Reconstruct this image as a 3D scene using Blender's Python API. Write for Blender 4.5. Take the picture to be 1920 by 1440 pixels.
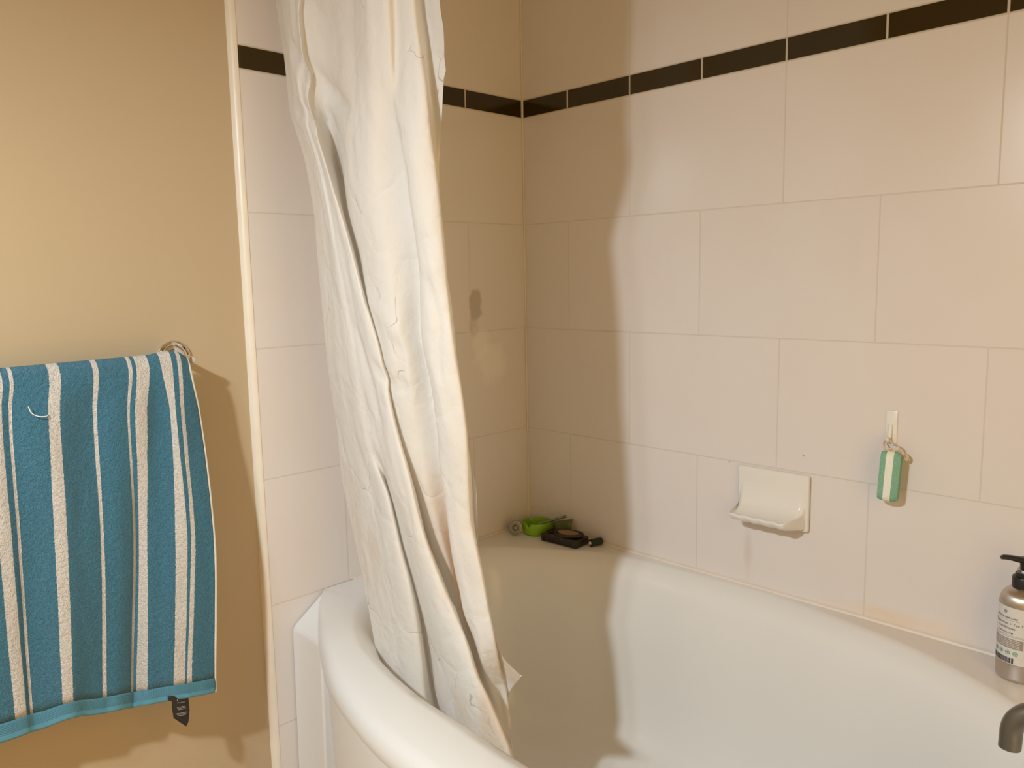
import bpy, bmesh, math, random
from mathutils import Vector, Matrix, noise
random.seed(7)
for o in list(bpy.data.objects):
    bpy.data.objects.remove(o)
SC = bpy.context.scene
COL = SC.collection
PI = math.pi

# ------------------------------------------------------------------ camera
cam_d = bpy.data.cameras.new('camera')
cam_d.sensor_fit = 'HORIZONTAL'
cam_d.sensor_width = 36.0
cam_d.lens = 28.1905
cam_d.clip_start = 0.01
cam = bpy.data.objects.new('camera', cam_d)
COL.objects.link(cam)
_yaw, _pit, _rol = 0.7970, -0.1313, -0.0187
_fw = Vector((-math.sin(_yaw) * math.cos(_pit), math.cos(_yaw) * math.cos(_pit), math.sin(_pit)))
_r0 = Vector((math.cos(_yaw), math.sin(_yaw), 0))
_u0 = _r0.cross(_fw)
_rt = math.cos(_rol) * _r0 + math.sin(_rol) * _u0
_up = -math.sin(_rol) * _r0 + math.cos(_rol) * _u0
cam.matrix_world = Matrix((
    (_rt.x, _up.x, -_fw.x, 1.3904),
    (_rt.y, _up.y, -_fw.y, -1.4103),
    (_rt.z, _up.z, -_fw.z, 1.1238),
    (0, 0, 0, 1)))
SC.camera = cam

# ------------------------------------------------------------------ world and lights
wd = bpy.data.worlds.new('world')
SC.world = wd
wd.use_nodes = True
wd.node_tree.nodes['Background'].inputs[0].default_value = (1.0, 0.85, 0.65, 1)
wd.node_tree.nodes['Background'].inputs[1].default_value = 0.05

def lamp(name, loc, power, color, radius):
    d = bpy.data.lights.new(name, 'SPOT')
    d.energy = power
    d.color = color
    d.shadow_soft_size = radius
    d.spot_size = math.radians(164)
    d.spot_blend = 1.0
    o = bpy.data.objects.new(name, d)
    COL.objects.link(o)
    o.location = loc
    dirv = Vector((-0.165, 0.40, -0.898))        # shaded lamp, throws most of its light down
    o.rotation_euler = dirv.to_track_quat('-Z', 'Y').to_euler()
    return o
LC = (0.880, 0.972, 1.03)
lamp('vanity_bulb', (0.875, -1.84, 1.60), 68, LC, 0.032)
lamp('vanity_bulb', (0.775, -1.86, 1.60), 13, LC, 0.03)
# added warm fill by the right wall, no real fixture, lifts the shaded corner
_a = bpy.data.lights.new('warm_fill_light', 'AREA')
_a.shape = 'RECTANGLE'; _a.size = 1.6; _a.size_y = 0.8
_a.energy = 7
_a.color = (1.0, 0.62, 0.15)
_ao = bpy.data.objects.new('warm_fill_light', _a)
COL.objects.link(_ao)
_ao.location = (1.765, -0.95, 0.95)
_ao.rotation_euler = (0, math.radians(90), 0)

vs = SC.view_settings
SC.display_settings.display_device = 'sRGB'
vs.view_transform = 'Standard'
vs.look = 'None'
vs.exposure = 0.0
vs.gamma = 1.0
vs.use_curve_mapping = False

# ------------------------------------------------------------------ helpers
def mesh_obj(name, verts, faces, mat=None, parent=None, smooth=True, angle=40, mats=None, fmat=None):
    me = bpy.data.meshes.new(name)
    me.from_pydata([tuple(v) for v in verts], [], faces)
    me.update()
    bm = bmesh.new(); bm.from_mesh(me)
    bmesh.ops.remove_doubles(bm, verts=bm.verts, dist=1e-6)
    bmesh.ops.recalc_face_normals(bm, faces=bm.faces)
    bm.to_mesh(me); bm.free()
    return finish(name, me, mat, parent, smooth, angle)

def finish(name, me, mat, parent, smooth=True, angle=40):
    o = bpy.data.objects.new(name, me)
    COL.objects.link(o)
    if mat: me.materials.append(mat)
    if smooth:
        me.polygons.foreach_set('use_smooth', [True] * len(me.polygons))
        if angle: me.set_sharp_from_angle(angle=math.radians(angle))
    if parent: o.parent = parent
    return o

def bm_obj(name, bm, mat=None, parent=None, smooth=True, angle=40):
    bmesh.ops.recalc_face_normals(bm, faces=bm.faces)
    me = bpy.data.meshes.new(name)
    bm.to_mesh(me); bm.free()
    return finish(name, me, mat, parent, smooth, angle)

def empty(name, loc, label, cat, group=None, rotz=0):
    o = bpy.data.objects.new(name, None)
    COL.objects.link(o)
    o.location = loc
    o.rotation_euler = (0, 0, rotz)
    o.empty_display_size = 0.02
    tag(o, label, cat, group)
    return o

def tag(o, label, cat, group=None):
    o['label'] = label
    o['category'] = cat
    if group: o['group'] = group
    return o

def struct(o, label, cat):
    o['kind'] = 'structure'
    o['label'] = label
    o['category'] = cat
    return o

def add_box(bm, c, s, rot=None, bevel=0, seg=2):
    r = bmesh.ops.create_cube(bm, size=1.0)
    vs_ = r['verts']
    m = Matrix.Translation(c) @ (rot.to_4x4() if rot else Matrix.Identity(4)) @ Matrix.Diagonal((s[0], s[1], s[2], 1))
    bmesh.ops.transform(bm, matrix=m, verts=vs_)
    if bevel:
        es = list({e for v in vs_ for e in v.link_edges})
        bmesh.ops.bevel(bm, geom=es, offset=bevel, segments=seg, affect='EDGES', profile=0.5)

def lathe(bm, prof, seg=40, M=Matrix.Identity(4), close_top=True, close_bot=True):
    rings = []
    for r, z in prof:
        if r < 1e-6:
            rings.append([bm.verts.new(M @ Vector((0, 0, z)))])
        else:
            rings.append([bm.verts.new(M @ Vector((r * math.cos(2 * PI * i / seg), r * math.sin(2 * PI * i / seg), z))) for i in range(seg)])
    for a, b in zip(rings, rings[1:]):
        for i in range(seg):
            j = (i + 1) % seg
            if len(a) == 1 and len(b) == 1: continue
            if len(a) == 1: bm.faces.new((a[0], b[i], b[j]))
            elif len(b) == 1: bm.faces.new((a[i], a[j], b[0]))
            else: bm.faces.new((a[i], a[j], b[j], b[i]))
    if close_bot and len(rings[0]) > 1: bm.faces.new(rings[0][::-1])
    if close_top and len(rings[-1]) > 1: bm.faces.new(rings[-1])

def tube(bm, pts, rad, seg=12, cap=True):
    pts = [Vector(p) for p in pts]
    rads = rad if isinstance(rad, (list, tuple)) else [rad] * len(pts)
    rings = []
    prev = None
    for i, p in enumerate(pts):
        t = (pts[min(i + 1, len(pts) - 1)] - pts[max(i - 1, 0)]).normalized()
        if prev is None:
            a = Vector((0, 0, 1)) if abs(t.z) < 0.9 else Vector((1, 0, 0))
            n = (a - t * a.dot(t)).normalized()
        else:
            n = (prev - t * prev.dot(t)).normalized()
        prev = n
        b = t.cross(n)
        rings.append([bm.verts.new(p + (n * math.cos(2 * PI * k / seg) + b * math.sin(2 * PI * k / seg)) * rads[i]) for k in range(seg)])
    for a, b in zip(rings, rings[1:]):
        for i in range(seg):
            j = (i + 1) % seg
            bm.faces.new((a[i], a[j], b[j], b[i]))
    if cap:
        bm.faces.new(rings[0][::-1]); bm.faces.new(rings[-1])

def catmull(P, n):
    """points P (Vectors) -> smooth list with n steps per span (centripetal)."""
    P = [Vector(p) for p in P]
    out = []
    for i in range(len(P) - 1):
        p1, p2 = P[i], P[i + 1]
        p0 = P[i - 1] if i > 0 else p1 * 2 - p2
        p3 = P[i + 2] if i + 2 < len(P) else p2 * 2 - p1
        d1 = max((p1 - p0).length ** 0.5, 1e-4); d2 = max((p2 - p1).length ** 0.5, 1e-4); d3 = max((p3 - p2).length ** 0.5, 1e-4)
        t0, t1, t2, t3 = 0, d1, d1 + d2, d1 + d2 + d3
        for k in range(n):
            t = t1 + (t2 - t1) * k / n
            A1 = p0 * ((t1 - t) / (t1 - t0)) + p1 * ((t - t0) / (t1 - t0))
            A2 = p1 * ((t2 - t) / (t2 - t1)) + p2 * ((t - t1) / (t2 - t1))
            A3 = p2 * ((t3 - t) / (t3 - t2)) + p3 * ((t - t2) / (t3 - t2))
            B1 = A1 * ((t2 - t) / (t2 - t0)) + A2 * ((t - t0) / (t2 - t0))
            B2 = A2 * ((t3 - t) / (t3 - t1)) + A3 * ((t - t1) / (t3 - t1))
            out.append(B1 * ((t2 - t) / (t2 - t1)) + B2 * ((t - t1) / (t2 - t1)))
    out.append(P[-1].copy())
    return out

def grid_mesh(name, rows, mat=None, parent=None, uvs=None, smooth=True, angle=None):
    nv, nu = len(rows), len(rows[0])
    verts = [tuple(p) for r in rows for p in r]
    faces = [(i * nu + j, i * nu + j + 1, (i + 1) * nu + j + 1, (i + 1) * nu + j) for i in range(nv - 1) for j in range(nu - 1)]
    me = bpy.data.meshes.new(name)
    me.from_pydata(verts, [], faces)
    if uvs:
        ul = me.uv_layers.new(name='UVMap')
        for lp in me.loops:
            ul.data[lp.index].uv = uvs[lp.vertex_index]
    me.update()
    return finish(name, me, mat, parent, smooth, angle)

# ------------------------------------------------------------------ material helpers
class NT:
    def __init__(s, name):
        s.m = bpy.data.materials.new(name); s.m.use_nodes = True
        s.t = s.m.node_tree; s.b = s.t.nodes['Principled BSDF']; s.out = s.t.nodes['Material Output']
    def n(s, typ, **kw):
        x = s.t.nodes.new(typ)
        for k, v in kw.items():
            if k in ('ins',):
                for a, b in v.items(): x.inputs[a].default_value = b
            else: setattr(x, k, v)
        return x
    def l(s, a, b): s.t.links.new(a, b)
    def coord(s, kind='Object', scale=(1, 1, 1), loc=(0, 0, 0), rot=(0, 0, 0)):
        c = s.n('ShaderNodeTexCoord'); mp = s.n('ShaderNodeMapping')
        mp.inputs['Scale'].default_value = scale; mp.inputs['Location'].default_value = loc; mp.inputs['Rotation'].default_value = rot
        s.l(c.outputs[kind], mp.inputs[0]); return mp.outputs[0]
    def noise(s, vec, scale, detail=3, rough=.5):
        x = s.n('ShaderNodeTexNoise'); x.inputs['Scale'].default_value = scale; x.inputs['Detail'].default_value = detail
        x.inputs['Roughness'].default_value = rough
        if vec: s.l(vec, x.inputs['Vector'])
        return x.outputs['Fac']
    def ramp(s, fac, stops, interp='LINEAR'):
        x = s.n('ShaderNodeValToRGB'); cr = x.color_ramp; cr.interpolation = interp
        while len(cr.elements) < len(stops): cr.elements.new(0.5)
        for e, (p, c) in zip(cr.elements, stops):
            e.position = p; e.color = (c, c, c, 1) if isinstance(c, (int, float)) else (c[0], c[1], c[2], 1)
        s.l(fac, x.inputs[0]); return x.outputs[0]
    def mix(s, fac, a, b, blend='MIX'):
        x = s.n('ShaderNodeMix', data_type='RGBA', blend_type=blend)
        for sock, v in ((x.inputs[0], fac), (x.inputs[6], a), (x.inputs[7], b)):
            if hasattr(v, 'is_output'): s.l(v, sock)
            elif isinstance(v, (int, float)): sock.default_value = v
            else: sock.default_value = (v[0], v[1], v[2], 1)
        return x.outputs[2]
    def math(s, op, a, b=0.0, c=None):
        x = s.n('ShaderNodeMath', operation=op)
        for i, v in enumerate((a, b) if c is None else (a, b, c)):
            if hasattr(v, 'is_output'): s.l(v, x.inputs[i])
            else: x.inputs[i].default_value = v
        return x.outputs[0]
    def bump(s, h, strength=.3, dist=.002, normal=None):
        x = s.n('ShaderNodeBump'); x.inputs['Strength'].default_value = strength; x.inputs['Distance'].default_value = dist
        s.l(h, x.inputs['Height'])
        if normal: s.l(normal, x.inputs['Normal'])
        return x.outputs[0]
    def base(s, c):
        if hasattr(c, 'is_output'): s.l(c, s.b.inputs['Base Color'])
        else: s.b.inputs['Base Color'].default_value = (c[0], c[1], c[2], 1)
    def set(s, **kw):
        for k, v in kw.items(): s.b.inputs[k.replace('_', ' ')].default_value = v

def plain(name, col, rough=.5, metal=0.0, nscale=0, namt=.06, bump=0, bscale=200, spec=.5, coat=0, trans=0):
    N = NT(name)
    v = N.coord()
    f = N.noise(v, nscale or 30)
    N.base(N.mix(f, [c * (1 - namt) for c in col], [min(1, c * (1 + namt)) for c in col]))
    N.set(Roughness=rough, Metallic=metal)
    N.b.inputs['Specular IOR Level'].default_value = spec
    N.b.inputs['Coat Weight'].default_value = coat
    N.b.inputs['Transmission Weight'].default_value = trans
    if bump: N.l(N.bump(N.noise(v, bscale, 4), bump, .001), N.b.inputs['Normal'])
    return N.m

# fold lines of the shower curtain, left to right, each from top to hem (metres)
CURTAIN = [
    [(0.1002, -0.6808, 1.8161), (0.0945, -0.6796, 1.7861), (0.0887, -0.6785, 1.7557), (0.0828, -0.6773, 1.7249), (0.0769, -0.676, 1.6937), (0.0733, -0.6748, 1.6614), (0.0699, -0.6735, 1.6287), (0.0696, -0.6721, 1.5949), (0.0746, -0.6707, 1.5596), (0.0796, -0.6693, 1.5242), (0.0813, -0.6678, 1.4894), (0.0821, -0.6664, 1.4544), (0.0841, -0.665, 1.4191), (0.0995, -0.6635, 1.3817), (0.1158, -0.662, 1.3445), (0.1247, -0.6605, 1.3083), (0.1305, -0.659, 1.2723), (0.1353, -0.6576, 1.2364), (0.135, -0.6561, 1.2006), (0.1347, -0.6546, 1.1645), (0.1347, -0.6532, 1.1281), (0.1351, -0.6517, 1.0913), (0.1355, -0.6501, 1.0543), (0.1365, -0.6486, 1.017), (0.1361, -0.6462, 0.9793), (0.1367, -0.6432, 0.9412), (0.1395, -0.6401, 0.903), (0.1421, -0.6369, 0.8645), (0.1404, -0.6337, 0.8251), (0.1381, -0.6305, 0.7852), (0.142, -0.6287, 0.7461), (0.1554, -0.6295, 0.7093), (0.1687, -0.6302, 0.6727), (0.1813, -0.631, 0.6363), (0.1938, -0.6318, 0.6001), (0.2055, -0.6326, 0.5639), (0.2153, -0.6333, 0.5274), (0.225, -0.6341, 0.491), (0.2351, -0.6349, 0.4548), (0.2483, -0.6358, 0.42)],
    [(0.1617, -0.7043, 1.7867), (0.1575, -0.703, 1.7571), (0.1531, -0.7016, 1.7271), (0.1487, -0.7003, 1.6968), (0.1443, -0.6989, 1.666), (0.1398, -0.6974, 1.6349), (0.1352, -0.696, 1.6034), (0.1345, -0.6945, 1.5706), (0.1381, -0.6929, 1.5365), (0.1418, -0.6913, 1.5023), (0.1437, -0.6898, 1.4682), (0.145, -0.6882, 1.434), (0.1499, -0.6866, 1.3991), (0.1685, -0.6849, 1.3622), (0.1862, -0.6832, 1.3258), (0.1928, -0.6816, 1.2908), (0.1982, -0.68, 1.2558), (0.2012, -0.6784, 1.2209), (0.2014, -0.6768, 1.186), (0.2016, -0.6751, 1.1507), (0.2023, -0.6735, 1.1152), (0.2031, -0.6719, 1.0793), (0.2045, -0.6702, 1.0432), (0.2067, -0.6685, 1.0069), (0.2071, -0.6656, 0.9701), (0.2099, -0.6624, 0.9332), (0.2131, -0.6592, 0.896), (0.2152, -0.656, 0.8584), (0.2157, -0.6527, 0.8202), (0.2165, -0.6493, 0.7818), (0.2257, -0.6482, 0.745), (0.2361, -0.6474, 0.7085), (0.2464, -0.6465, 0.6721), (0.2567, -0.6457, 0.6359), (0.2669, -0.6449, 0.5997), (0.2732, -0.6439, 0.5625), (0.2788, -0.643, 0.525), (0.2844, -0.642, 0.4874), (0.2913, -0.6411, 0.4502), (0.3003, -0.6402, 0.4137)],
    [(0.1877, -0.7098, 1.7758), (0.1847, -0.709, 1.7454), (0.1817, -0.7082, 1.7146), (0.1786, -0.7074, 1.6836), (0.1754, -0.7065, 1.6522), (0.1722, -0.7057, 1.6205), (0.169, -0.7048, 1.5885), (0.1695, -0.7039, 1.5551), (0.1725, -0.7029, 1.5211), (0.1754, -0.7019, 1.4869), (0.1778, -0.7009, 1.4526), (0.1812, -0.6999, 1.418), (0.1902, -0.6989, 1.3824), (0.2073, -0.6978, 1.3459), (0.2217, -0.6965, 1.31), (0.2303, -0.6949, 1.2749), (0.2383, -0.6933, 1.2398), (0.243, -0.6917, 1.205), (0.2468, -0.6901, 1.17), (0.2507, -0.6885, 1.1349), (0.2553, -0.6869, 1.0996), (0.2597, -0.6853, 1.0642), (0.2647, -0.6836, 1.0287), (0.2688, -0.6817, 0.993), (0.2718, -0.6786, 0.9568), (0.276, -0.6755, 0.9206), (0.2805, -0.6723, 0.8841), (0.2841, -0.6692, 0.8474), (0.3081, -0.6663, 0.8137), (0.3282, -0.6634, 0.7798), (0.3354, -0.6603, 0.7438), (0.3426, -0.6572, 0.7077), (0.3499, -0.654, 0.6715), (0.3591, -0.651, 0.6357), (0.3649, -0.6478, 0.5989), (0.3668, -0.6445, 0.5607), (0.3682, -0.6412, 0.522), (0.3675, -0.6377, 0.4821), (0.3662, -0.6342, 0.4415), (0.3698, -0.6308, 0.4024)],
    [(0.1989, -0.7116, 1.7712), (0.1955, -0.7104, 1.7411), (0.192, -0.7093, 1.7107), (0.1884, -0.7081, 1.6799), (0.1849, -0.7069, 1.6488), (0.1812, -0.7057, 1.6172), (0.1775, -0.7045, 1.5854), (0.1772, -0.7032, 1.5523), (0.1788, -0.7019, 1.5186), (0.1805, -0.7006, 1.4846), (0.182, -0.6992, 1.4504), (0.185, -0.6978, 1.4158), (0.1934, -0.6964, 1.3802), (0.2094, -0.695, 1.3436), (0.2231, -0.6936, 1.3076), (0.2331, -0.6921, 1.2722), (0.2428, -0.6907, 1.2369), (0.2494, -0.6894, 1.2017), (0.2552, -0.688, 1.1666), (0.2614, -0.6866, 1.1314), (0.2682, -0.6852, 1.0961), (0.2746, -0.6838, 1.0608), (0.2815, -0.6824, 1.0254), (0.2867, -0.6806, 0.9898), (0.291, -0.6777, 0.954), (0.2961, -0.6748, 0.918), (0.3017, -0.672, 0.8819), (0.3073, -0.6691, 0.8457), (0.3043, -0.6526, 0.8053), (0.2953, -0.6346, 0.7625), (0.2852, -0.6186, 0.7185), (0.2867, -0.6104, 0.6778), (0.2902, -0.6023, 0.637), (0.303, -0.599, 0.5995), (0.312, -0.5955, 0.5611), (0.317, -0.5919, 0.5212), (0.3209, -0.5883, 0.4808), (0.3253, -0.5846, 0.4403), (0.3303, -0.581, 0.3996), (0.3381, -0.5774, 0.3599)],
    [(0.2067, -0.7114, 1.7685), (0.2036, -0.7104, 1.738), (0.2003, -0.7093, 1.7071), (0.1971, -0.7082, 1.6759), (0.1938, -0.7071, 1.6444), (0.1904, -0.7059, 1.6124), (0.187, -0.7048, 1.5802), (0.1868, -0.7036, 1.5468), (0.1877, -0.7024, 1.5128), (0.189, -0.7011, 1.4786), (0.1904, -0.6999, 1.4441), (0.1943, -0.6986, 1.409), (0.2035, -0.6972, 1.3729), (0.2194, -0.6959, 1.3361), (0.2327, -0.6945, 1.2999), (0.244, -0.6932, 1.264), (0.2549, -0.6919, 1.2283), (0.2632, -0.6906, 1.1929), (0.2707, -0.6893, 1.1575), (0.2791, -0.6879, 1.122), (0.2877, -0.6866, 1.0866), (0.296, -0.6853, 1.0512), (0.3044, -0.684, 1.0159), (0.3099, -0.6819, 0.9802), (0.3153, -0.6792, 0.9444), (0.3214, -0.6764, 0.9085), (0.328, -0.6736, 0.8725), (0.3349, -0.6709, 0.8365), (0.341, -0.6672, 0.8), (0.3311, -0.6523, 0.7579), (0.3313, -0.6447, 0.7184), (0.3409, -0.6413, 0.6815), (0.3523, -0.6381, 0.6452), (0.3638, -0.6348, 0.6089), (0.3732, -0.6315, 0.572), (0.383, -0.6282, 0.5352), (0.3888, -0.6247, 0.4971), (0.3896, -0.6211, 0.4568), (0.3923, -0.6175, 0.4168), (0.4067, -0.6143, 0.3815)],
    [(0.2138, -0.7093, 1.7666), (0.2123, -0.7091, 1.7346), (0.2106, -0.7089, 1.7024), (0.209, -0.7086, 1.6698), (0.2073, -0.7083, 1.637), (0.2055, -0.708, 1.6038), (0.2039, -0.7077, 1.5704), (0.2047, -0.7074, 1.536), (0.2062, -0.707, 1.5013), (0.2082, -0.7066, 1.4664), (0.211, -0.7062, 1.431), (0.2176, -0.7058, 1.395), (0.2301, -0.7053, 1.3581), (0.2461, -0.7048, 1.321), (0.2591, -0.7032, 1.2846), (0.2715, -0.7014, 1.2485), (0.2827, -0.6996, 1.2126), (0.2924, -0.6978, 1.1769), (0.3016, -0.6961, 1.1412), (0.3122, -0.6943, 1.1056), (0.322, -0.6925, 1.07), (0.3318, -0.6907, 1.0345), (0.34, -0.6889, 0.999), (0.3453, -0.6857, 0.9631), (0.351, -0.6824, 0.927), (0.3578, -0.6792, 0.8909), (0.3656, -0.6759, 0.8548), (0.375, -0.6727, 0.8189), (0.3839, -0.6695, 0.7829), (0.3924, -0.6662, 0.7468), (0.4029, -0.663, 0.7111), (0.4163, -0.6598, 0.6761), (0.429, -0.6567, 0.6411), (0.4396, -0.6535, 0.6056), (0.4518, -0.6504, 0.5707), (0.4636, -0.6472, 0.5358), (0.4708, -0.6439, 0.4992), (0.4832, -0.6408, 0.4646), (0.4983, -0.6378, 0.4313), (0.5096, -0.6347, 0.3965)],
    [(0.2146, -0.7034, 1.7683), (0.2117, -0.7023, 1.7361), (0.2089, -0.7012, 1.7035), (0.2059, -0.7001, 1.6706), (0.203, -0.699, 1.6373), (0.2, -0.6978, 1.6036), (0.1971, -0.6967, 1.5695), (0.1957, -0.6955, 1.5346), (0.1943, -0.6942, 1.4994), (0.195, -0.693, 1.4635), (0.2011, -0.6944, 1.4259), (0.2132, -0.6978, 1.3873), (0.2356, -0.7011, 1.3476), (0.2538, -0.7024, 1.3094), (0.268, -0.7004, 1.2721), (0.2822, -0.6984, 1.2352), (0.295, -0.6964, 1.1985), (0.3066, -0.6945, 1.162), (0.3187, -0.6925, 1.1256), (0.3313, -0.6906, 1.0893), (0.3432, -0.6886, 1.0532), (0.3547, -0.6867, 1.0173), (0.3618, -0.684, 0.981), (0.3675, -0.6805, 0.9445), (0.3748, -0.6771, 0.9079), (0.3832, -0.6737, 0.8714), (0.3935, -0.6702, 0.8351), (0.4017, -0.6663, 0.7984), (0.4078, -0.6617, 0.7609), (0.416, -0.657, 0.7237), (0.4295, -0.6525, 0.6877), (0.4459, -0.648, 0.6526), (0.4621, -0.6448, 0.618), (0.4799, -0.6421, 0.5845), (0.4972, -0.6393, 0.5511), (0.5108, -0.6365, 0.5167), (0.5305, -0.6339, 0.4849), (0.5497, -0.6313, 0.4535), (0.5669, -0.6287, 0.4216), (0.5789, -0.6259, 0.3877)],
    [(0.2545, -0.7027, 1.7544), (0.2494, -0.7004, 1.724), (0.2441, -0.698, 1.6932), (0.2389, -0.6955, 1.6619), (0.2335, -0.6931, 1.6301), (0.2281, -0.6906, 1.5978), (0.2229, -0.6881, 1.565), (0.2199, -0.6856, 1.5311), (0.2171, -0.683, 1.4967), (0.2151, -0.6804, 1.4617), (0.2083, -0.6735, 1.4277), (0.1991, -0.6636, 1.3936), (0.1963, -0.6528, 1.3577), (0.1928, -0.6412, 1.3212), (0.1961, -0.6343, 1.283), (0.201, -0.6328, 1.2439), (0.2107, -0.6312, 1.2044), (0.2201, -0.6296, 1.165), (0.2281, -0.628, 1.1257), (0.2472, -0.6264, 1.0863), (0.2547, -0.6248, 1.0471), (0.2639, -0.6233, 1.0079), (0.2726, -0.6204, 0.9686), (0.2819, -0.6172, 0.9292), (0.2911, -0.6141, 0.8898), (0.3009, -0.6109, 0.8504), (0.3127, -0.6078, 0.8113), (0.3235, -0.6048, 0.7721), (0.3337, -0.6021, 0.7329), (0.345, -0.5994, 0.6939), (0.3637, -0.5969, 0.6569), (0.3849, -0.5944, 0.6209), (0.4029, -0.592, 0.5845), (0.4186, -0.5895, 0.5478), (0.436, -0.587, 0.512), (0.4525, -0.5846, 0.4762), (0.4703, -0.5823, 0.4413), (0.4901, -0.5801, 0.4076), (0.5096, -0.5779, 0.3744), (0.5256, -0.5756, 0.34)],
    [(0.3309, -0.7014, 1.7277), (0.3293, -0.7001, 1.6973), (0.3276, -0.6988, 1.6666), (0.3259, -0.6975, 1.6355), (0.3242, -0.6962, 1.6042), (0.3234, -0.6948, 1.5722), (0.3266, -0.6934, 1.539), (0.3231, -0.692, 1.5071), (0.319, -0.6907, 1.475), (0.3151, -0.6917, 1.4419), (0.3111, -0.6936, 1.4084), (0.3116, -0.6955, 1.3739), (0.3083, -0.694, 1.3401), (0.3016, -0.6923, 1.3062), (0.2972, -0.6906, 1.2716), (0.2989, -0.6888, 1.236), (0.3078, -0.687, 1.1997), (0.3194, -0.6852, 1.1634), (0.3244, -0.6834, 1.1273), (0.3279, -0.6816, 1.091), (0.3335, -0.6797, 1.0546), (0.3443, -0.6779, 1.0183), (0.3502, -0.6754, 0.9818), (0.3556, -0.6688, 0.9445), (0.3597, -0.662, 0.9068), (0.3629, -0.655, 0.8685), (0.3675, -0.647, 0.8298), (0.373, -0.6377, 0.7906), (0.3791, -0.6283, 0.751), (0.3838, -0.6189, 0.7106), (0.3929, -0.6088, 0.6707), (0.4001, -0.5986, 0.6298), (0.4104, -0.5932, 0.5909), (0.4245, -0.5898, 0.5537), (0.44, -0.5866, 0.5172), (0.4553, -0.5833, 0.4809), (0.4717, -0.5801, 0.4452), (0.4893, -0.5769, 0.4104), (0.506, -0.5738, 0.3755), (0.5193, -0.5705, 0.3394)],
    [(0.4221, -0.7195, 1.6896), (0.418, -0.7181, 1.6621), (0.414, -0.7167, 1.6343), (0.4098, -0.7153, 1.6061), (0.4056, -0.7139, 1.5775), (0.4014, -0.7124, 1.5485), (0.3972, -0.711, 1.519), (0.3954, -0.7094, 1.4886), (0.3938, -0.7079, 1.4578), (0.3922, -0.7063, 1.4267), (0.3905, -0.7048, 1.3952), (0.3879, -0.7032, 1.3636), (0.3833, -0.7016, 1.3318), (0.3786, -0.6999, 1.2995), (0.3773, -0.6974, 1.2665), (0.3794, -0.6949, 1.2328), (0.3817, -0.6923, 1.1989), (0.3864, -0.6897, 1.1646), (0.3912, -0.6872, 1.1302), (0.3957, -0.6846, 1.0956), (0.3999, -0.682, 1.0608), (0.404, -0.6793, 1.0258), (0.4071, -0.6763, 0.9904), (0.4055, -0.6697, 0.954), (0.4034, -0.6622, 0.9169), (0.4015, -0.6547, 0.8791), (0.4013, -0.6472, 0.8408), (0.4023, -0.6393, 0.8021), (0.403, -0.6296, 0.7624), (0.406, -0.62, 0.7224), (0.409, -0.6103, 0.6819), (0.4115, -0.6005, 0.6406), (0.4173, -0.5941, 0.6007), (0.4276, -0.5907, 0.5628), (0.4418, -0.5874, 0.5262), (0.4549, -0.584, 0.4894), (0.4682, -0.5807, 0.4528), (0.4868, -0.5777, 0.4185), (0.5053, -0.5746, 0.3847), (0.5179, -0.5714, 0.3485)],
    [(0.4567, -0.714, 1.679), (0.4534, -0.7127, 1.652), (0.4501, -0.7114, 1.6246), (0.4466, -0.7102, 1.5969), (0.4432, -0.7089, 1.5688), (0.4397, -0.7076, 1.5404), (0.4362, -0.7062, 1.5115), (0.4345, -0.7048, 1.4819), (0.433, -0.7035, 1.4519), (0.4315, -0.702, 1.4216), (0.4252, -0.6964, 1.3924), (0.4199, -0.6887, 1.3626), (0.4169, -0.681, 1.3318), (0.4156, -0.6732, 1.3001), (0.4167, -0.6687, 1.2675), (0.4185, -0.6642, 1.2344), (0.4204, -0.6598, 1.2009), (0.4191, -0.6553, 1.1672), (0.4173, -0.6513, 1.1331), (0.4139, -0.6482, 1.0985), (0.4109, -0.6452, 1.0633), (0.4137, -0.6421, 1.028), (0.4166, -0.6388, 0.9923), (0.4182, -0.6342, 0.9561), (0.4198, -0.6296, 0.9195), (0.4203, -0.625, 0.8824), (0.4184, -0.6203, 0.8445), (0.4167, -0.6156, 0.806), (0.4122, -0.6068, 0.7656), (0.4079, -0.5979, 0.7243), (0.406, -0.589, 0.6827), (0.4094, -0.5834, 0.6426), (0.4167, -0.581, 0.6042), (0.4245, -0.5787, 0.5658), (0.4344, -0.5764, 0.5281), (0.4459, -0.5741, 0.491), (0.4593, -0.572, 0.4547), (0.479, -0.5701, 0.4211), (0.498, -0.5682, 0.3879), (0.5114, -0.5661, 0.3525)],
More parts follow.
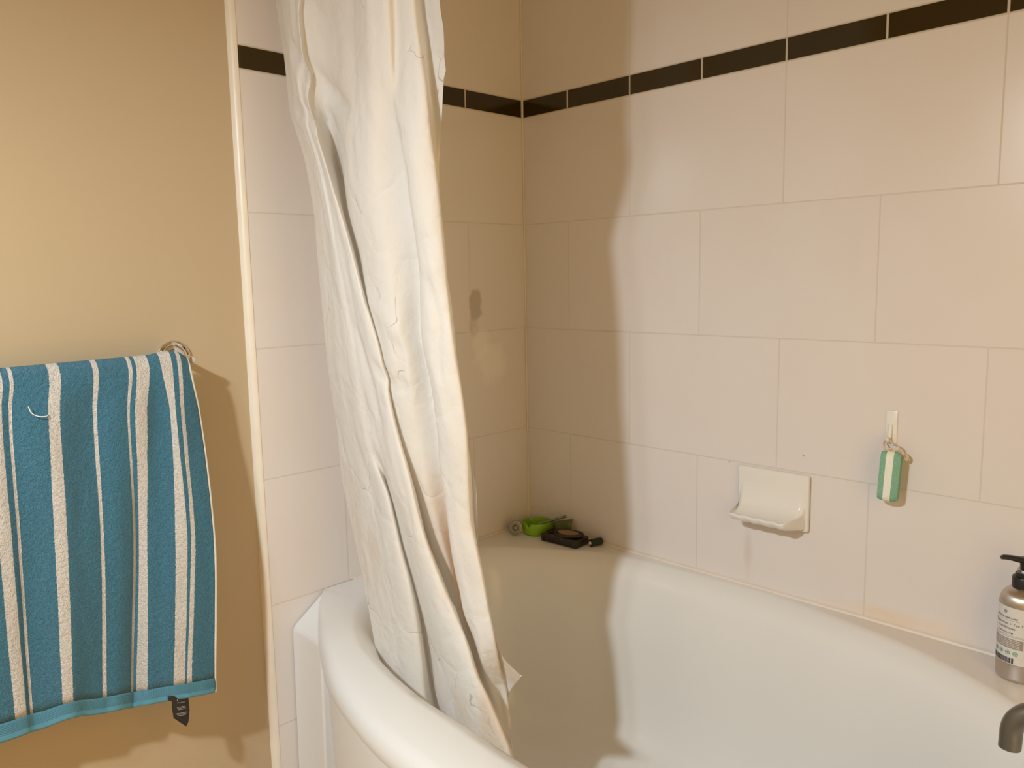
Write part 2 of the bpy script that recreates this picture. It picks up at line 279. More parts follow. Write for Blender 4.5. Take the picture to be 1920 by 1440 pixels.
    [(0.45, -0.6973, 1.6868), (0.4481, -0.6969, 1.6588), (0.446, -0.6964, 1.6306), (0.444, -0.6959, 1.6021), (0.4419, -0.6955, 1.5733), (0.4398, -0.695, 1.5442), (0.4376, -0.6944, 1.5148), (0.4357, -0.6939, 1.4851), (0.4337, -0.6933, 1.455), (0.4333, -0.6939, 1.4242), (0.434, -0.6953, 1.3929), (0.4347, -0.6967, 1.3614), (0.4443, -0.6981, 1.3285), (0.4498, -0.6995, 1.2964), (0.4554, -0.6977, 1.2644), (0.4599, -0.6956, 1.2325), (0.4634, -0.6934, 1.2005), (0.4661, -0.6912, 1.1684), (0.4679, -0.689, 1.1361), (0.4649, -0.6868, 1.1035), (0.4616, -0.6846, 1.0704), (0.4581, -0.6814, 1.0369), (0.4624, -0.678, 1.0032), (0.4642, -0.6733, 0.969), (0.4646, -0.6685, 0.9343), (0.463, -0.6635, 0.8989), (0.4594, -0.658, 0.8625), (0.4569, -0.6524, 0.8257), (0.4573, -0.6468, 0.7888), (0.4574, -0.6424, 0.7516), (0.4584, -0.6387, 0.7143), (0.4613, -0.635, 0.6772), (0.4671, -0.6314, 0.6405), (0.4714, -0.6277, 0.6032), (0.4901, -0.6244, 0.5703), (0.5009, -0.6181, 0.534), (0.4847, -0.5906, 0.4797), (0.4846, -0.5733, 0.4335), (0.499, -0.5686, 0.3975), (0.5078, -0.5636, 0.3591)],
    [(0.4695, -0.697, 1.68), (0.4677, -0.6966, 1.6527), (0.4658, -0.6961, 1.6252), (0.464, -0.6957, 1.5974), (0.462, -0.6952, 1.5694), (0.4601, -0.6947, 1.5411), (0.4581, -0.6942, 1.5125), (0.4588, -0.6937, 1.483), (0.46, -0.6931, 1.4532), (0.4626, -0.6936, 1.4227), (0.4673, -0.6954, 1.3917), (0.473, -0.6972, 1.3604), (0.4786, -0.699, 1.3293), (0.4833, -0.7008, 1.2983), (0.4845, -0.7, 1.2679), (0.4894, -0.6979, 1.2371), (0.4962, -0.6958, 1.206), (0.4989, -0.6937, 1.1751), (0.4985, -0.6916, 1.1441), (0.4978, -0.6894, 1.1127), (0.4966, -0.6873, 1.081), (0.495, -0.6845, 1.0489), (0.4954, -0.6812, 1.0164), (0.495, -0.6772, 0.9835), (0.4946, -0.6725, 0.95), (0.4946, -0.6678, 0.9162), (0.493, -0.6626, 0.8816), (0.4891, -0.6571, 0.846), (0.4853, -0.6516, 0.8099), (0.4841, -0.6466, 0.7737), (0.4852, -0.643, 0.7378), (0.4887, -0.6394, 0.7022), (0.4928, -0.6358, 0.6664), (0.4995, -0.6323, 0.6312), (0.5079, -0.6288, 0.5963), (0.5165, -0.6222, 0.5604), (0.5089, -0.6009, 0.5131), (0.4923, -0.5743, 0.4588), (0.5014, -0.571, 0.4221), (0.5089, -0.5676, 0.3847)],
    [(0.479, -0.6909, 1.6786), (0.478, -0.6907, 1.6514), (0.4769, -0.6905, 1.624), (0.4758, -0.6903, 1.5963), (0.4747, -0.6901, 1.5685), (0.4735, -0.6899, 1.5404), (0.4724, -0.6896, 1.5121), (0.4751, -0.6893, 1.4826), (0.4795, -0.689, 1.4526), (0.4844, -0.6887, 1.4226), (0.4906, -0.6884, 1.3922), (0.4942, -0.688, 1.3623), (0.4962, -0.6867, 1.3326), (0.4998, -0.6853, 1.3026), (0.5035, -0.6839, 1.2724), (0.5065, -0.6825, 1.2421), (0.5081, -0.6811, 1.2118), (0.5094, -0.6797, 1.1813), (0.5098, -0.6783, 1.1506), (0.5106, -0.6768, 1.1197), (0.5131, -0.6754, 1.0885), (0.515, -0.6734, 1.0571), (0.5163, -0.6701, 1.0253), (0.5173, -0.6666, 0.9932), (0.5185, -0.662, 0.9606), (0.5188, -0.6573, 0.9276), (0.5171, -0.6526, 0.8939), (0.5129, -0.6479, 0.8593), (0.5079, -0.643, 0.8239), (0.5031, -0.6381, 0.7879), (0.5007, -0.6347, 0.7521), (0.5075, -0.6316, 0.718), (0.5145, -0.6286, 0.6839), (0.5187, -0.6254, 0.6489), (0.5239, -0.6223, 0.614), (0.5292, -0.6183, 0.5787), (0.5236, -0.6045, 0.5358), (0.5075, -0.5791, 0.4836), (0.5059, -0.5687, 0.4409), (0.5067, -0.5651, 0.4014)],
    [(0.4753, -0.6743, 1.6853), (0.4727, -0.6726, 1.6596), (0.4701, -0.671, 1.6336), (0.4674, -0.6693, 1.6072), (0.4647, -0.6676, 1.5806), (0.462, -0.6659, 1.5537), (0.4593, -0.6642, 1.5264), (0.4603, -0.6624, 1.4979), (0.4642, -0.6606, 1.4686), (0.4661, -0.6587, 1.4395), (0.4677, -0.6569, 1.4103), (0.4688, -0.6551, 1.381), (0.4681, -0.6533, 1.3518), (0.4658, -0.6514, 1.3224), (0.4614, -0.6496, 1.293), (0.4585, -0.648, 1.2629), (0.4571, -0.6462, 1.2324), (0.4592, -0.6445, 1.2013), (0.4593, -0.6428, 1.1702), (0.4588, -0.641, 1.1387), (0.4598, -0.6393, 1.107), (0.462, -0.6375, 1.075), (0.4643, -0.6357, 1.0428), (0.4669, -0.6339, 1.0104), (0.4686, -0.6312, 0.9777), (0.471, -0.628, 0.9447), (0.4751, -0.6249, 0.9117), (0.4801, -0.6217, 0.8786), (0.4844, -0.6185, 0.8452), (0.4851, -0.6153, 0.811), (0.4834, -0.612, 0.7759), (0.4821, -0.6086, 0.7405), (0.4831, -0.6052, 0.7051), (0.4863, -0.6019, 0.6701), (0.4894, -0.5985, 0.6346), (0.4933, -0.5952, 0.5992), (0.5002, -0.5919, 0.5645), (0.5026, -0.5824, 0.526), (0.503, -0.5707, 0.4853), (0.4962, -0.5587, 0.441)],
    [(0.5309, -0.6881, 1.6611), (0.5291, -0.6872, 1.6367), (0.5274, -0.6863, 1.6121), (0.5256, -0.6855, 1.5873), (0.5238, -0.6846, 1.5622), (0.522, -0.6837, 1.5368), (0.5202, -0.6828, 1.5113), (0.5205, -0.6818, 1.4849), (0.5246, -0.6808, 1.4575), (0.5196, -0.6759, 1.4326), (0.5109, -0.6701, 1.4081), (0.5006, -0.6642, 1.3831), (0.4901, -0.6584, 1.3575), (0.479, -0.6525, 1.3312), (0.4679, -0.6466, 1.3041), (0.4607, -0.6435, 1.2756), (0.4559, -0.6416, 1.2463), (0.4539, -0.6398, 1.2163), (0.4526, -0.6379, 1.186), (0.4525, -0.6359, 1.1553), (0.4525, -0.634, 1.1244), (0.4542, -0.632, 1.0932), (0.4561, -0.6301, 1.0617), (0.4587, -0.6281, 1.0301), (0.4614, -0.626, 0.9983), (0.4631, -0.6228, 0.9661), (0.4653, -0.6194, 0.9336), (0.4697, -0.6161, 0.9012), (0.4792, -0.6175, 0.87), (0.4892, -0.6192, 0.8391), (0.5003, -0.621, 0.8087), (0.5005, -0.6198, 0.7758), (0.4958, -0.6167, 0.7411), (0.4949, -0.6136, 0.7068), (0.4976, -0.6106, 0.6729), (0.5005, -0.6075, 0.6389), (0.5038, -0.6044, 0.6048), (0.5126, -0.6015, 0.5722), (0.5241, -0.5986, 0.5405), (0.5657, -0.5968, 0.5202)],
]
# columns of the towel front: over the rail, upper, lower, hem (metres)
TOWEL = [
    [(0.062, -1.3021, 1.0082), (0.08, -1.3112, 0.959), (0.08, -1.3311, 0.7953), (0.07, -1.3581, 0.503)],
    [(0.062, -1.2293, 1.008), (0.082, -1.2377, 0.949), (0.085, -1.2498, 0.7756), (0.08, -1.263, 0.4841)],
    [(0.062, -1.1745, 1.0078), (0.084, -1.1777, 0.9633), (0.09, -1.1878, 0.7802), (0.09, -1.1959, 0.4722)],
    [(0.062, -1.1503, 1.0077), (0.082, -1.1534, 0.96), (0.09, -1.1651, 0.7746), (0.09, -1.1684, 0.4704)],
    [(0.062, -1.1385, 1.0076), (0.08, -1.1434, 0.9586), (0.088, -1.1498, 0.7704), (0.088, -1.1542, 0.4694)],
    [(0.062, -1.1299, 1.0077), (0.078, -1.1345, 0.9573), (0.084, -1.1418, 0.7676), (0.084, -1.1492, 0.4673)],
    [(0.062, -1.1246, 1.0077), (0.078, -1.1293, 0.9566), (0.082, -1.1367, 0.7659), (0.082, -1.1439, 0.4663)],
    [(0.062, -1.1021, 1.008), (0.084, -1.1086, 0.9547), (0.086, -1.1154, 0.7616), (0.084, -1.1257, 0.4672)],
    [(0.062, -1.0798, 1.0083), (0.086, -1.0866, 0.9521), (0.092, -1.0954, 0.758), (0.094, -1.1076, 0.4721)],
    [(0.062, -1.0634, 1.0084), (0.086, -1.0705, 0.9501), (0.092, -1.0785, 0.7539), (0.096, -1.0941, 0.4719)],
    [(0.062, -1.0416, 1.0087), (0.078, -1.0462, 0.9463), (0.084, -1.0539, 0.7461), (0.082, -1.0698, 0.4604)],
    [(0.062, -1.0191, 1.009), (0.072, -1.0223, 0.9427), (0.078, -1.0298, 0.7389), (0.076, -1.049, 0.4533)],
    [(0.062, -1.0108, 1.009), (0.074, -1.0153, 0.942), (0.078, -1.0237, 0.7374), (0.076, -1.0412, 0.4517)],
    [(0.062, -0.9891, 1.0093), (0.082, -0.9949, 0.9403), (0.084, -1.0047, 0.7341), (0.08, -1.0249, 0.45)],
    [(0.062, -0.9677, 1.0097), (0.082, -0.9754, 0.9378), (0.076, -0.9816, 0.7266), (0.07, -1.005, 0.4413)],
    [(0.062, -0.9613, 1.0098), (0.082, -0.9706, 0.9372), (0.072, -0.9755, 0.7243), (0.066, -0.9988, 0.4382)],
    [(0.062, -0.9556, 1.0098), (0.084, -0.9641, 0.9366), (0.074, -0.9696, 0.7233), (0.07, -0.9934, 0.4389)],
    [(0.062, -0.9359, 1.0102), (0.08, -0.9458, 0.9339), (0.082, -0.9601, 0.7227), (0.088, -0.9834, 0.4451)],
    [(0.063, -0.9271, 1.0104), (0.074, -0.9263, 0.9309), (0.086, -0.94, 0.7187), (0.094, -0.9652, 0.4443)],
    [(0.064, -0.9181, 1.0125), (0.082, -0.9091, 0.9295), (0.096, -0.9217, 0.7164), (0.102, -0.9475, 0.4444)],
    [(0.064, -0.9008, 1.0149), (0.088, -0.9029, 0.9294), (0.103, -0.9064, 0.7143), (0.105, -0.9295, 0.442)],
    [(0.064, -0.8914, 1.0144), (0.088, -0.8952, 0.9284), (0.104, -0.9007, 0.7131), (0.107, -0.9267, 0.4423)],
    [(0.064, -0.8854, 1.0127), (0.086, -0.8892, 0.9275), (0.104, -0.8946, 0.7116), (0.108, -0.9209, 0.4415)],
    [(0.062, -0.8762, 1.0068), (0.082, -0.8745, 0.9252), (0.103, -0.8774, 0.7072), (0.108, -0.8968, 0.4363)],
    [(0.062, -0.8705, 1.0006), (0.076, -0.8613, 0.923), (0.101, -0.8612, 0.7028), (0.107, -0.878, 0.4319)],
]
# creases in the curtain
CREASES = [
    ([(0.16, 1.502), (0.196, 1.462), (0.226, 1.431), (0.267, 1.404), (0.299, 1.387)], 0.022, 0.013),
    ([(0.143, 1.407), (0.177, 1.403), (0.206, 1.392), (0.223, 1.368)], 0.016, 0.007),
    ([(0.327, 1.555), (0.327, 1.495), (0.326, 1.441), (0.326, 1.387)], 0.012, 0.004),
    ([(0.435, 1.332), (0.439, 1.295), (0.452, 1.27)], 0.014, 0.006),
    ([(0.342, 0.988), (0.372, 0.963), (0.399, 0.96)], 0.016, 0.006),
    ([(0.391, 0.96), (0.401, 0.992), (0.398, 1.032)], 0.014, 0.005),
    ([(0.335, 1.096), (0.379, 1.064), (0.408, 1.033)], 0.02, -0.004),
    ([(0.2, 1.58), (0.221, 1.546), (0.254, 1.528)], 0.016, 0.007),
    ([(0.499, 1.429), (0.512, 1.409), (0.52, 1.397)], 0.012, 0.004),
    ([(0.239, 0.854), (0.267, 0.795), (0.28, 0.724)], 0.018, 0.004),
    ([(0.155, 1.388), (0.199, 1.322), (0.222, 1.217)], 0.014, -0.004),
    ([(0.537, 1.387), (0.513, 1.357)], 0.01, 0.003),
    ([(0.287, 1.045), (0.325, 0.961), (0.335, 0.893)], 0.016, 0.004),
    ([(0.443, 0.557), (0.456, 0.609)], 0.01, 0.003),
    ([(0.538, 1.038), (0.543, 0.949)], 0.012, 0.004),
    ([(0.483, 1.127), (0.498, 1.067), (0.491, 0.99)], 0.015, 0.004),
]

# ------------------------------------------------------------------ materials
TILE_C = (0.785, 0.735, 0.705)
GROUT_C = (0.68, 0.62, 0.55)
def tile_mat(name, axis, off_h, off_v, W, H, base, grout, mortar, rough=.22, offset=.5, stains=()):
    """running-bond tiles on a vertical wall; axis = world axis that runs along the wall."""
    N = NT(name)
    c = N.n('ShaderNodeTexCoord')
    sp = N.n('ShaderNodeSeparateXYZ'); N.l(c.outputs['Object'], sp.inputs[0])
    hx = N.math('ADD', sp.outputs[0 if axis == 'x' else 1], off_h)
    vz = N.math('ADD', sp.outputs[2], off_v)
    cb = N.n('ShaderNodeCombineXYZ'); N.l(hx, cb.inputs[0]); N.l(vz, cb.inputs[1])
    br = N.n('ShaderNodeTexBrick', offset=offset, offset_frequency=2)
    N.l(cb.outputs[0], br.inputs['Vector'])
    br.inputs['Scale'].default_value = 1.0
    br.inputs['Brick Width'].default_value = W
    br.inputs['Row Height'].default_value = H
    br.inputs['Mortar Size'].default_value = mortar
    br.inputs['Mortar Smooth'].default_value = 0.25
    br.inputs['Bias'].default_value = 0
    br.inputs['Color1'].default_value = (*[x * 0.985 for x in base], 1)
    br.inputs['Color2'].default_value = (*[min(1, x * 1.01) for x in base], 1)
    br.inputs['Mortar'].default_value = (*grout, 1)
    col = br.outputs['Color']
    # faint uneven tint of soap film
    f = N.noise(c.outputs['Object'], 6.0, 3)
    col = N.mix(N.ramp(f, [(.35, 0), (.75, .22)]), col, (base[0] * .95, base[1] * .84, base[2] * .80))
    for (sx, sy, sz, rx, ry, rz, tint, amt, soft, ns) in stains:
        mp = N.n('ShaderNodeMapping')
        mp.inputs['Location'].default_value = (-sx / rx, -sy / ry, -sz / rz)
        mp.inputs['Scale'].default_value = (1 / rx, 1 / ry, 1 / rz)
        N.l(c.outputs['Object'], mp.inputs[0])
        ln = N.n('ShaderNodeVectorMath', operation='LENGTH'); N.l(mp.outputs[0], ln.inputs[0])
        w = N.math('ADD', ln.outputs['Value'], N.math('MULTIPLY', N.math('SUBTRACT', N.noise(c.outputs['Object'], ns, 3), .5), 1.3))
        msk = N.ramp(w, [(1 - soft, amt), (1.0, 0)])
        col = N.mix(msk, col, tint)
    N.base(col)
    N.set(Roughness=rough)
    rr = N.ramp(br.outputs['Fac'], [(0, rough), (1, .8)])
    N.l(rr, N.b.inputs['Roughness'])
    wav = N.noise(c.outputs['Object'], 9.0, 2)
    h = N.math('SUBTRACT', N.math('MULTIPLY', wav, .25), br.outputs['Fac'])
    N.l(N.bump(h, .35, .0012), N.b.inputs['Normal'])
    return N.m

def paint_mat(name, col, rough=.45):
    N = NT(name)
    v = N.coord()
    f = N.noise(v, 2.2, 4)
    N.base(N.mix(N.ramp(f, [(.3, 0), (.7, 1)]), [c * .975 for c in col], [min(1, c * 1.02) for c in col]))
    N.set(Roughness=rough)
    h = N.math('ADD', N.noise(v, 140, 3), N.math('MULTIPLY', N.noise(v, 18, 2), 1.5))
    N.l(N.bump(h, .10, .001), N.b.inputs['Normal'])
    return N.m

M_PAINT = paint_mat('beige_wall_paint', (0.515, 0.40, 0.255))
M_CEIL = paint_mat('cream_ceiling_paint', (0.80, 0.70, 0.52), .7)
M_TRIM = plain('cream_edge_trim', (0.84, 0.77, 0.66), .35)
M_SEAL = plain('cream_silicone', (0.78, 0.70, 0.61), .4, nscale=25, namt=.08, bump=.2, bscale=60)
def acrylic_mat():
    N = NT('white_acrylic')
    c = N.n('ShaderNodeTexCoord'); sp = N.n('ShaderNodeSeparateXYZ'); N.l(c.outputs['Object'], sp.inputs[0])
    f = N.noise(c.outputs['Object'], 3, 2)
    col = N.mix(f, (0.79, 0.78, 0.755), (0.81, 0.80, 0.775))
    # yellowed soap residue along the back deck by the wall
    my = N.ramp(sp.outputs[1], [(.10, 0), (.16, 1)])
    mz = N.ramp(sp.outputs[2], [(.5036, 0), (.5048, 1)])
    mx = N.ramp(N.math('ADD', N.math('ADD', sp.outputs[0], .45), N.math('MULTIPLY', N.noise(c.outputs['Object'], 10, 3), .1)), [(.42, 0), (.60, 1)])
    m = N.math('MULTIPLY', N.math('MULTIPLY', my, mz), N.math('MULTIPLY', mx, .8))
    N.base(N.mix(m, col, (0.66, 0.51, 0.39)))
    N.set(Roughness=.25)
    return N.m
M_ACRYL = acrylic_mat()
M_ACRYL2 = plain('white_acrylic_panel', (0.80, 0.79, 0.765), .32, nscale=3, namt=.015)
M_CERAM = plain('glazed_ceramic', (0.82, 0.79, 0.74), .10, nscale=20, namt=.03)
M_CHROME = plain('chrome', (0.80, 0.76, 0.70), .07, metal=1.0, namt=.02)
M_NICKEL = plain('brushed_nickel', (0.25, 0.235, 0.205), .40, metal=1.0, nscale=60, namt=.08)
M_ALU = plain('brushed_aluminium', (0.62, 0.575, 0.53), .36, metal=1.0, nscale=90, namt=.08)
M_STEEL = plain('dull_steel', (0.25, 0.255, 0.235), .5, metal=1.0, nscale=60, namt=.08)
M_BLACKP = plain('black_plastic', (0.014, 0.013, 0.012), .38)
M_CLEARW = plain('milky_plastic', (0.85, 0.82, 0.76), .25, spec=.6)
M_LIME = plain('lime_plastic', (0.24, 0.47, 0.012), .35)
M_SACHET = plain('sage_plastic', (0.12, 0.14, 0.045), .3, nscale=60, namt=.25, bump=.4, bscale=80)
M_DKBROWN = plain('dark_carved_wood', (0.018, 0.010, 0.006), .40, nscale=70, namt=.5, bump=.6, bscale=90)
M_BROWNSOAP = plain('brown_soap', (0.27, 0.17, 0.08), .5, nscale=40, namt=.15, bump=.3, bscale=60)
M_DKGREEN = plain('dark_green_plastic', (0.010, 0.022, 0.006), .45)
M_ROPE = plain('tan_rope', (0.72, 0.54, 0.39), .9, nscale=400, namt=.3, bump=.5, bscale=900)
M_SPGREEN = plain('green_scrub_sponge', (0.24, 0.46, 0.33), .95, nscale=500, namt=.4, bump=.9, bscale=700)
M_SPWHITE = plain('white_scrub_sponge', (0.84, 0.84, 0.74), .9, nscale=200, namt=.05, bump=.4, bscale=500)
M_LABEL = plain('paper_label', (0.72, 0.69, 0.66), .5, nscale=80, namt=.03)
M_LABELG = plain('grey_label_panel', (0.33, 0.28, 0.25), .55)
M_INK = plain('dark_ink', (0.035, 0.028, 0.025), .6)
M_INKG = plain('green_ink', (0.12, 0.36, 0.21), .6)
M_TAGBLK = plain('black_satin_tag', (0.012, 0.010, 0.010), .55)
M_TAGINK = plain('grey_tag_print', (0.42, 0.40, 0.37), .7)
M_THREAD = plain('white_thread', (0.80, 0.82, 0.80), .8)
M_FLOOR = plain('beige_floor_tile', (0.62, 0.46, 0.29), .4, nscale=8)

def brushed(m):
    N = m.node_tree
    t = N.nodes.new('ShaderNodeTangent'); t.direction_type = 'RADIAL'; t.axis = 'Z'
    b = N.nodes['Principled BSDF']; b.inputs['Anisotropic'].default_value = .75
    N.links.new(t.outputs[0], b.inputs['Tangent'])
brushed(M_ALU)

def curtain_mat():
    N = NT('white_curtain_fabric')
    uv = N.coord('UV')
    ob = N.coord('Object')
    f = N.noise(ob, 5, 3)
    base = N.mix(N.ramp(f, [(.35, 0), (.7, 1)]), (0.88, 0.85, 0.80), (0.90, 0.88, 0.84))
    # old peach damp marks in the lower part
    sp = N.n('ShaderNodeSeparateXYZ'); N.l(ob, sp.inputs[0])
    low = N.ramp(N.math('ADD', sp.outputs[2], 1.95), [(.45, 1.0), (.98, 0.0)])
    st = N.ramp(N.noise(N.coord('Object', (7, 7, 2.2)), 1.7, 3), [(.52, 0), (.68, .55)])
    base = N.mix(N.math('MULTIPLY', st, low), base, (0.80, 0.60, 0.40))
    # peach tint in the right-hand fold: staining plus painted glow of light through cloth
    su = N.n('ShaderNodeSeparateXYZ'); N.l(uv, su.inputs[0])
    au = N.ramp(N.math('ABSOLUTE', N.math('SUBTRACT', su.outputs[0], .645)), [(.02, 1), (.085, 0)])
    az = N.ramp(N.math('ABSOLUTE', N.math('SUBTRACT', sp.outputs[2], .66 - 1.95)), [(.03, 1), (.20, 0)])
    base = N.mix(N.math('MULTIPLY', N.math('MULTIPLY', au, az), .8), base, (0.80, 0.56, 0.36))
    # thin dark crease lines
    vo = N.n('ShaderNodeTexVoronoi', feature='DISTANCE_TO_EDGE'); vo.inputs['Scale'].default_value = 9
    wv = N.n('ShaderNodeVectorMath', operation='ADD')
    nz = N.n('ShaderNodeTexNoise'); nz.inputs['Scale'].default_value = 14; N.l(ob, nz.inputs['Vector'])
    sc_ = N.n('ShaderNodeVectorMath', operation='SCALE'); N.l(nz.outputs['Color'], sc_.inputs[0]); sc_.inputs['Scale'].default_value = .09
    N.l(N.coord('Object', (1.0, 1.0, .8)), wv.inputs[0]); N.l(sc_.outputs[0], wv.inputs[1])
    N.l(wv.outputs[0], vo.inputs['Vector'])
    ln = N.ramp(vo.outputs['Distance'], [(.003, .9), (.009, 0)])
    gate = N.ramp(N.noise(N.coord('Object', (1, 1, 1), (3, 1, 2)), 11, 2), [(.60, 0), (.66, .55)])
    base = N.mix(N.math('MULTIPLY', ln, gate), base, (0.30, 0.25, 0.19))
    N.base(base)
    N.set(Roughness=.75)
    N.b.inputs['Specular IOR Level'].default_value = .2
    h1 = N.noise(N.coord('Object', (15, 10, 9)), 2.0, 4, .5)
    h2 = N.noise(ob, 45, 4, .6)
    h3 = N.ramp(vo.outputs['Distance'], [(0, 0), (.10, 1)])
    h = N.math('ADD', N.math('MULTIPLY', h1, 1.0), N.math('ADD', N.math('MULTIPLY', h2, .45), N.math('MULTIPLY', h3, .25)))
    nb = N.bump(h, .55, .006)
    N.l(nb, N.b.inputs['Normal'])
    tr = N.n('ShaderNodeBsdfTranslucent'); N.l(base, tr.inputs['Color']); N.l(nb, tr.inputs['Normal'])
    ms = N.n('ShaderNodeMixShader'); ms.inputs[0].default_value = .27
    N.l(N.b.outputs[0], ms.inputs[1]); N.l(tr.outputs[0], ms.inputs[2]); N.l(ms.outputs[0], N.out.inputs['Surface'])
    return N.m
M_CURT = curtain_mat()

BLUE = (0.072, 0.240, 0.350)
WHITE = (0.90, 0.85, 0.78)
def towel_mat(name, hem=False):
    N = NT(name)
    uv = N.coord('UV'); ob = N.coord('Object')
    sp = N.n('ShaderNodeSeparateXYZ'); N.l(uv, sp.inputs[0])
    if not hem:
        wob = N.math('MULTIPLY', N.math('SUBTRACT', N.noise(ob, 420, 2), .5), .006)
        u = N.math('ADD', sp.outputs[0], wob)
        iv = [(.45, .75), (1.15, 1.45), (1.65, 1.8), (3, 4), (5, 6), (8, 9), (11, 12), (14, 15), (16, 17), (19, 20), (21, 22)]
        stops = [(0, BLUE)]
        for a, b in iv:
            stops += [(a / 24, WHITE), (b / 24, BLUE)]
        col = N.ramp(u, stops, 'CONSTANT')
        n1 = N.noise(ob, 480, 3, .7)
        col = N.mix(N.ramp(n1, [(.30, .8), (.60, 0)]), col, N.mix(.70, col, N.mix(1.0, col, (0.32, 0.30, 0.30), 'MULTIPLY')))
        col = N.mix(N.ramp(n1, [(.55, 0), (.80, .30)]), col, N.mix(.5, col, (0.45, 0.62, 0.66)))
        N.base(col)
        h = N.math('ADD', N.noise(ob, 480, 3, .7), N.math('MULTIPLY', N.noise(ob, 160, 2), .9))
        N.l(N.bump(h, 1.0, .0045), N.b.inputs['Normal'])
    else:
        wv = N.n('ShaderNodeTexWave', wave_type='BANDS', bands_direction='DIAGONAL')
        wv.inputs['Scale'].default_value = 1.0
        N.l(N.coord('UV', (95, 4.5, 1)), wv.inputs['Vector'])
        top = N.ramp(sp.outputs[1], [(.30, 0), (.36, 1)])
        tw = N.math('MULTIPLY', wv.outputs['Fac'], top)
        col = N.mix(N.noise(ob, 60, 3), (0.085, 0.26, 0.37), (0.12, 0.32, 0.43))
        col = N.mix(N.math('MULTIPLY', tw, .5), col, (0.03, 0.12, 0.19))
        N.base(col)
        N.l(N.bump(N.math('ADD', N.math('MULTIPLY', tw, -.8), N.math('MULTIPLY', N.noise(ob, 90, 3), .8)), .6, .002), N.b.inputs['Normal'])
    N.set(Roughness=.95)
    N.b.inputs['Specular IOR Level'].default_value = .1
    N.b.inputs['Sheen Weight'].default_value = .15
    return N.m
M_TOWEL = towel_mat('striped_terry')
M_HEM = towel_mat('blue_woven_hem', True)
M_SELV = plain('cream_selvedge', (0.72, 0.66, 0.56), .9, nscale=300, namt=.15, bump=.5, bscale=500)

# ------------------------------------------------------------------ room shell
RX, RY, CZ = 1.78, -2.02, 2.40       # right wall, front wall, ceiling
A0 = 0.14273                          # first strip joint from the corner
HT = 0.24904                          # tile row height
ST = 0.04273                          # dark strip height
TE = -0.716                           # where the tiles end on the left wall
T_ = 0.06
def slab(name, x0, x1, y0, y1, z0, z1, mat, parent=None):
    bm = bmesh.new()
    add_box(bm, ((x0 + x1) / 2, (y0 + y1) / 2, (z0 + z1) / 2), (x1 - x0, y1 - y0, z1 - z0))
    return bm_obj(name, bm, mat, parent, smooth=False)

DARK = (0.040, 0.026, 0.008)
DGROUT = (0.62, 0.56, 0.46)
LSTAINS = [
    (0, -.162, 1.062, .05, .022, .045, (0.30, 0.25, 0.16), .50, .35, 30),
    (0, -.172, 1.010, .05, .018, .035, (0.42, 0.36, 0.26), .30, .5, 40),
    (0, -.120, .925, .05, .058, .060, (0.93, 0.87, 0.78), .5, .5, 26),
    (0, -.150, .980, .05, .035, .040, (0.93, 0.87, 0.78), .45, .5, 34),
]
BSTAINS = [
    (.612, 0, .575, .011, .05, .070, (0.60, 0.46, 0.40), .35, .8, 20),
    (.90, 0, .520, .16, .05, .020, (0.80, 0.60, 0.38), .45, .9, 14),
    (0.5676, 0, 0.7500, .0016, .05, .0009, (0.05, 0.04, 0.03), 1.0, .2, 2),
    (0.7218, 0, 0.7848, .0009, .05, .0009, (0.05, 0.04, 0.03), 1.0, .2, 2),
]
# brick texture: odd rows are shifted by half a tile, row 0 starts at z=0 of the texture
zb = 1.5 - 6 * HT
BIG = dict(W=.35, H=HT, mortar=.0016)
# right-hand (back) tiled wall, plane y = 0
def wall_bands(name, make, label):
    w = make('lower', 0.0, 1.5)
    w.name = name
    struct(w, label, 'wall')
    return w
M_BACK_LOW = tile_mat('white_wall_tile', 'x', -(A0 + .175) + 3.5, -zb, .35, HT, TILE_C, GROUT_C, .0014, stains=BSTAINS)
M_BACK_HIGH = tile_mat('white_wall_tile_upper', 'x', -A0 + 3.5, -(1.5 + ST) + 2 * HT, .35, HT, TILE_C, GROUT_C, .0014)
M_STRIP_B = tile_mat('dark_border_tile', 'x', -A0 + 1.75, -1.5 + .0, .175, ST, DARK, DGROUT, .0022, rough=.12, offset=0)
wb = slab('wall_back', -T_, RX + T_, 0, T_, 0, 1.5, M_BACK_LOW)
struct(wb, 'large white tiles in running bond behind the bath', 'wall')
for nm, z0, z1, m in (('border_strip', 1.5, 1.5 + ST, M_STRIP_B), ('upper_tiles', 1.5 + ST, CZ, M_BACK_HIGH)):
    slab(nm, -T_, RX + T_, 0, T_, z0, z1, m, wb)
# left tiled wall, plane x = 0
M_LEFT_LOW = tile_mat('white_wall_tile_left', 'y', .181 + 3.56 + .178, -zb, .356, HT, TILE_C, GROUT_C, .0014, stains=LSTAINS)
M_LEFT_HIGH = tile_mat('white_wall_tile_left_upper', 'y', .181 + 3.56, -(1.5 + ST) + 2 * HT, .356, HT, TILE_C, GROUT_C, .0014)
M_STRIP_L = tile_mat('dark_border_tile_left', 'y', .181 + 1.78, -1.5, .178, ST, DARK, DGROUT, .0022, rough=.12, offset=0)
wl = slab('wall_left_tiled', -T_, 0, TE, 0, 0, 1.5, M_LEFT_LOW)
struct(wl, 'white tiled end of the left wall beside the bath', 'wall')
for nm, z0, z1, m in (('border_strip', 1.5, 1.5 + ST, M_STRIP_L), ('upper_tiles', 1.5 + ST, CZ, M_LEFT_HIGH)):
    slab(nm, -T_, 0, TE, 0, z0, z1, m, wl)
PX = -0.010                            # painted wall plane sits behind the tile face
struct(slab('wall_left', -T_, PX, RY - T_, TE, 0, CZ, M_PAINT), 'beige painted wall behind the striped towel', 'wall')
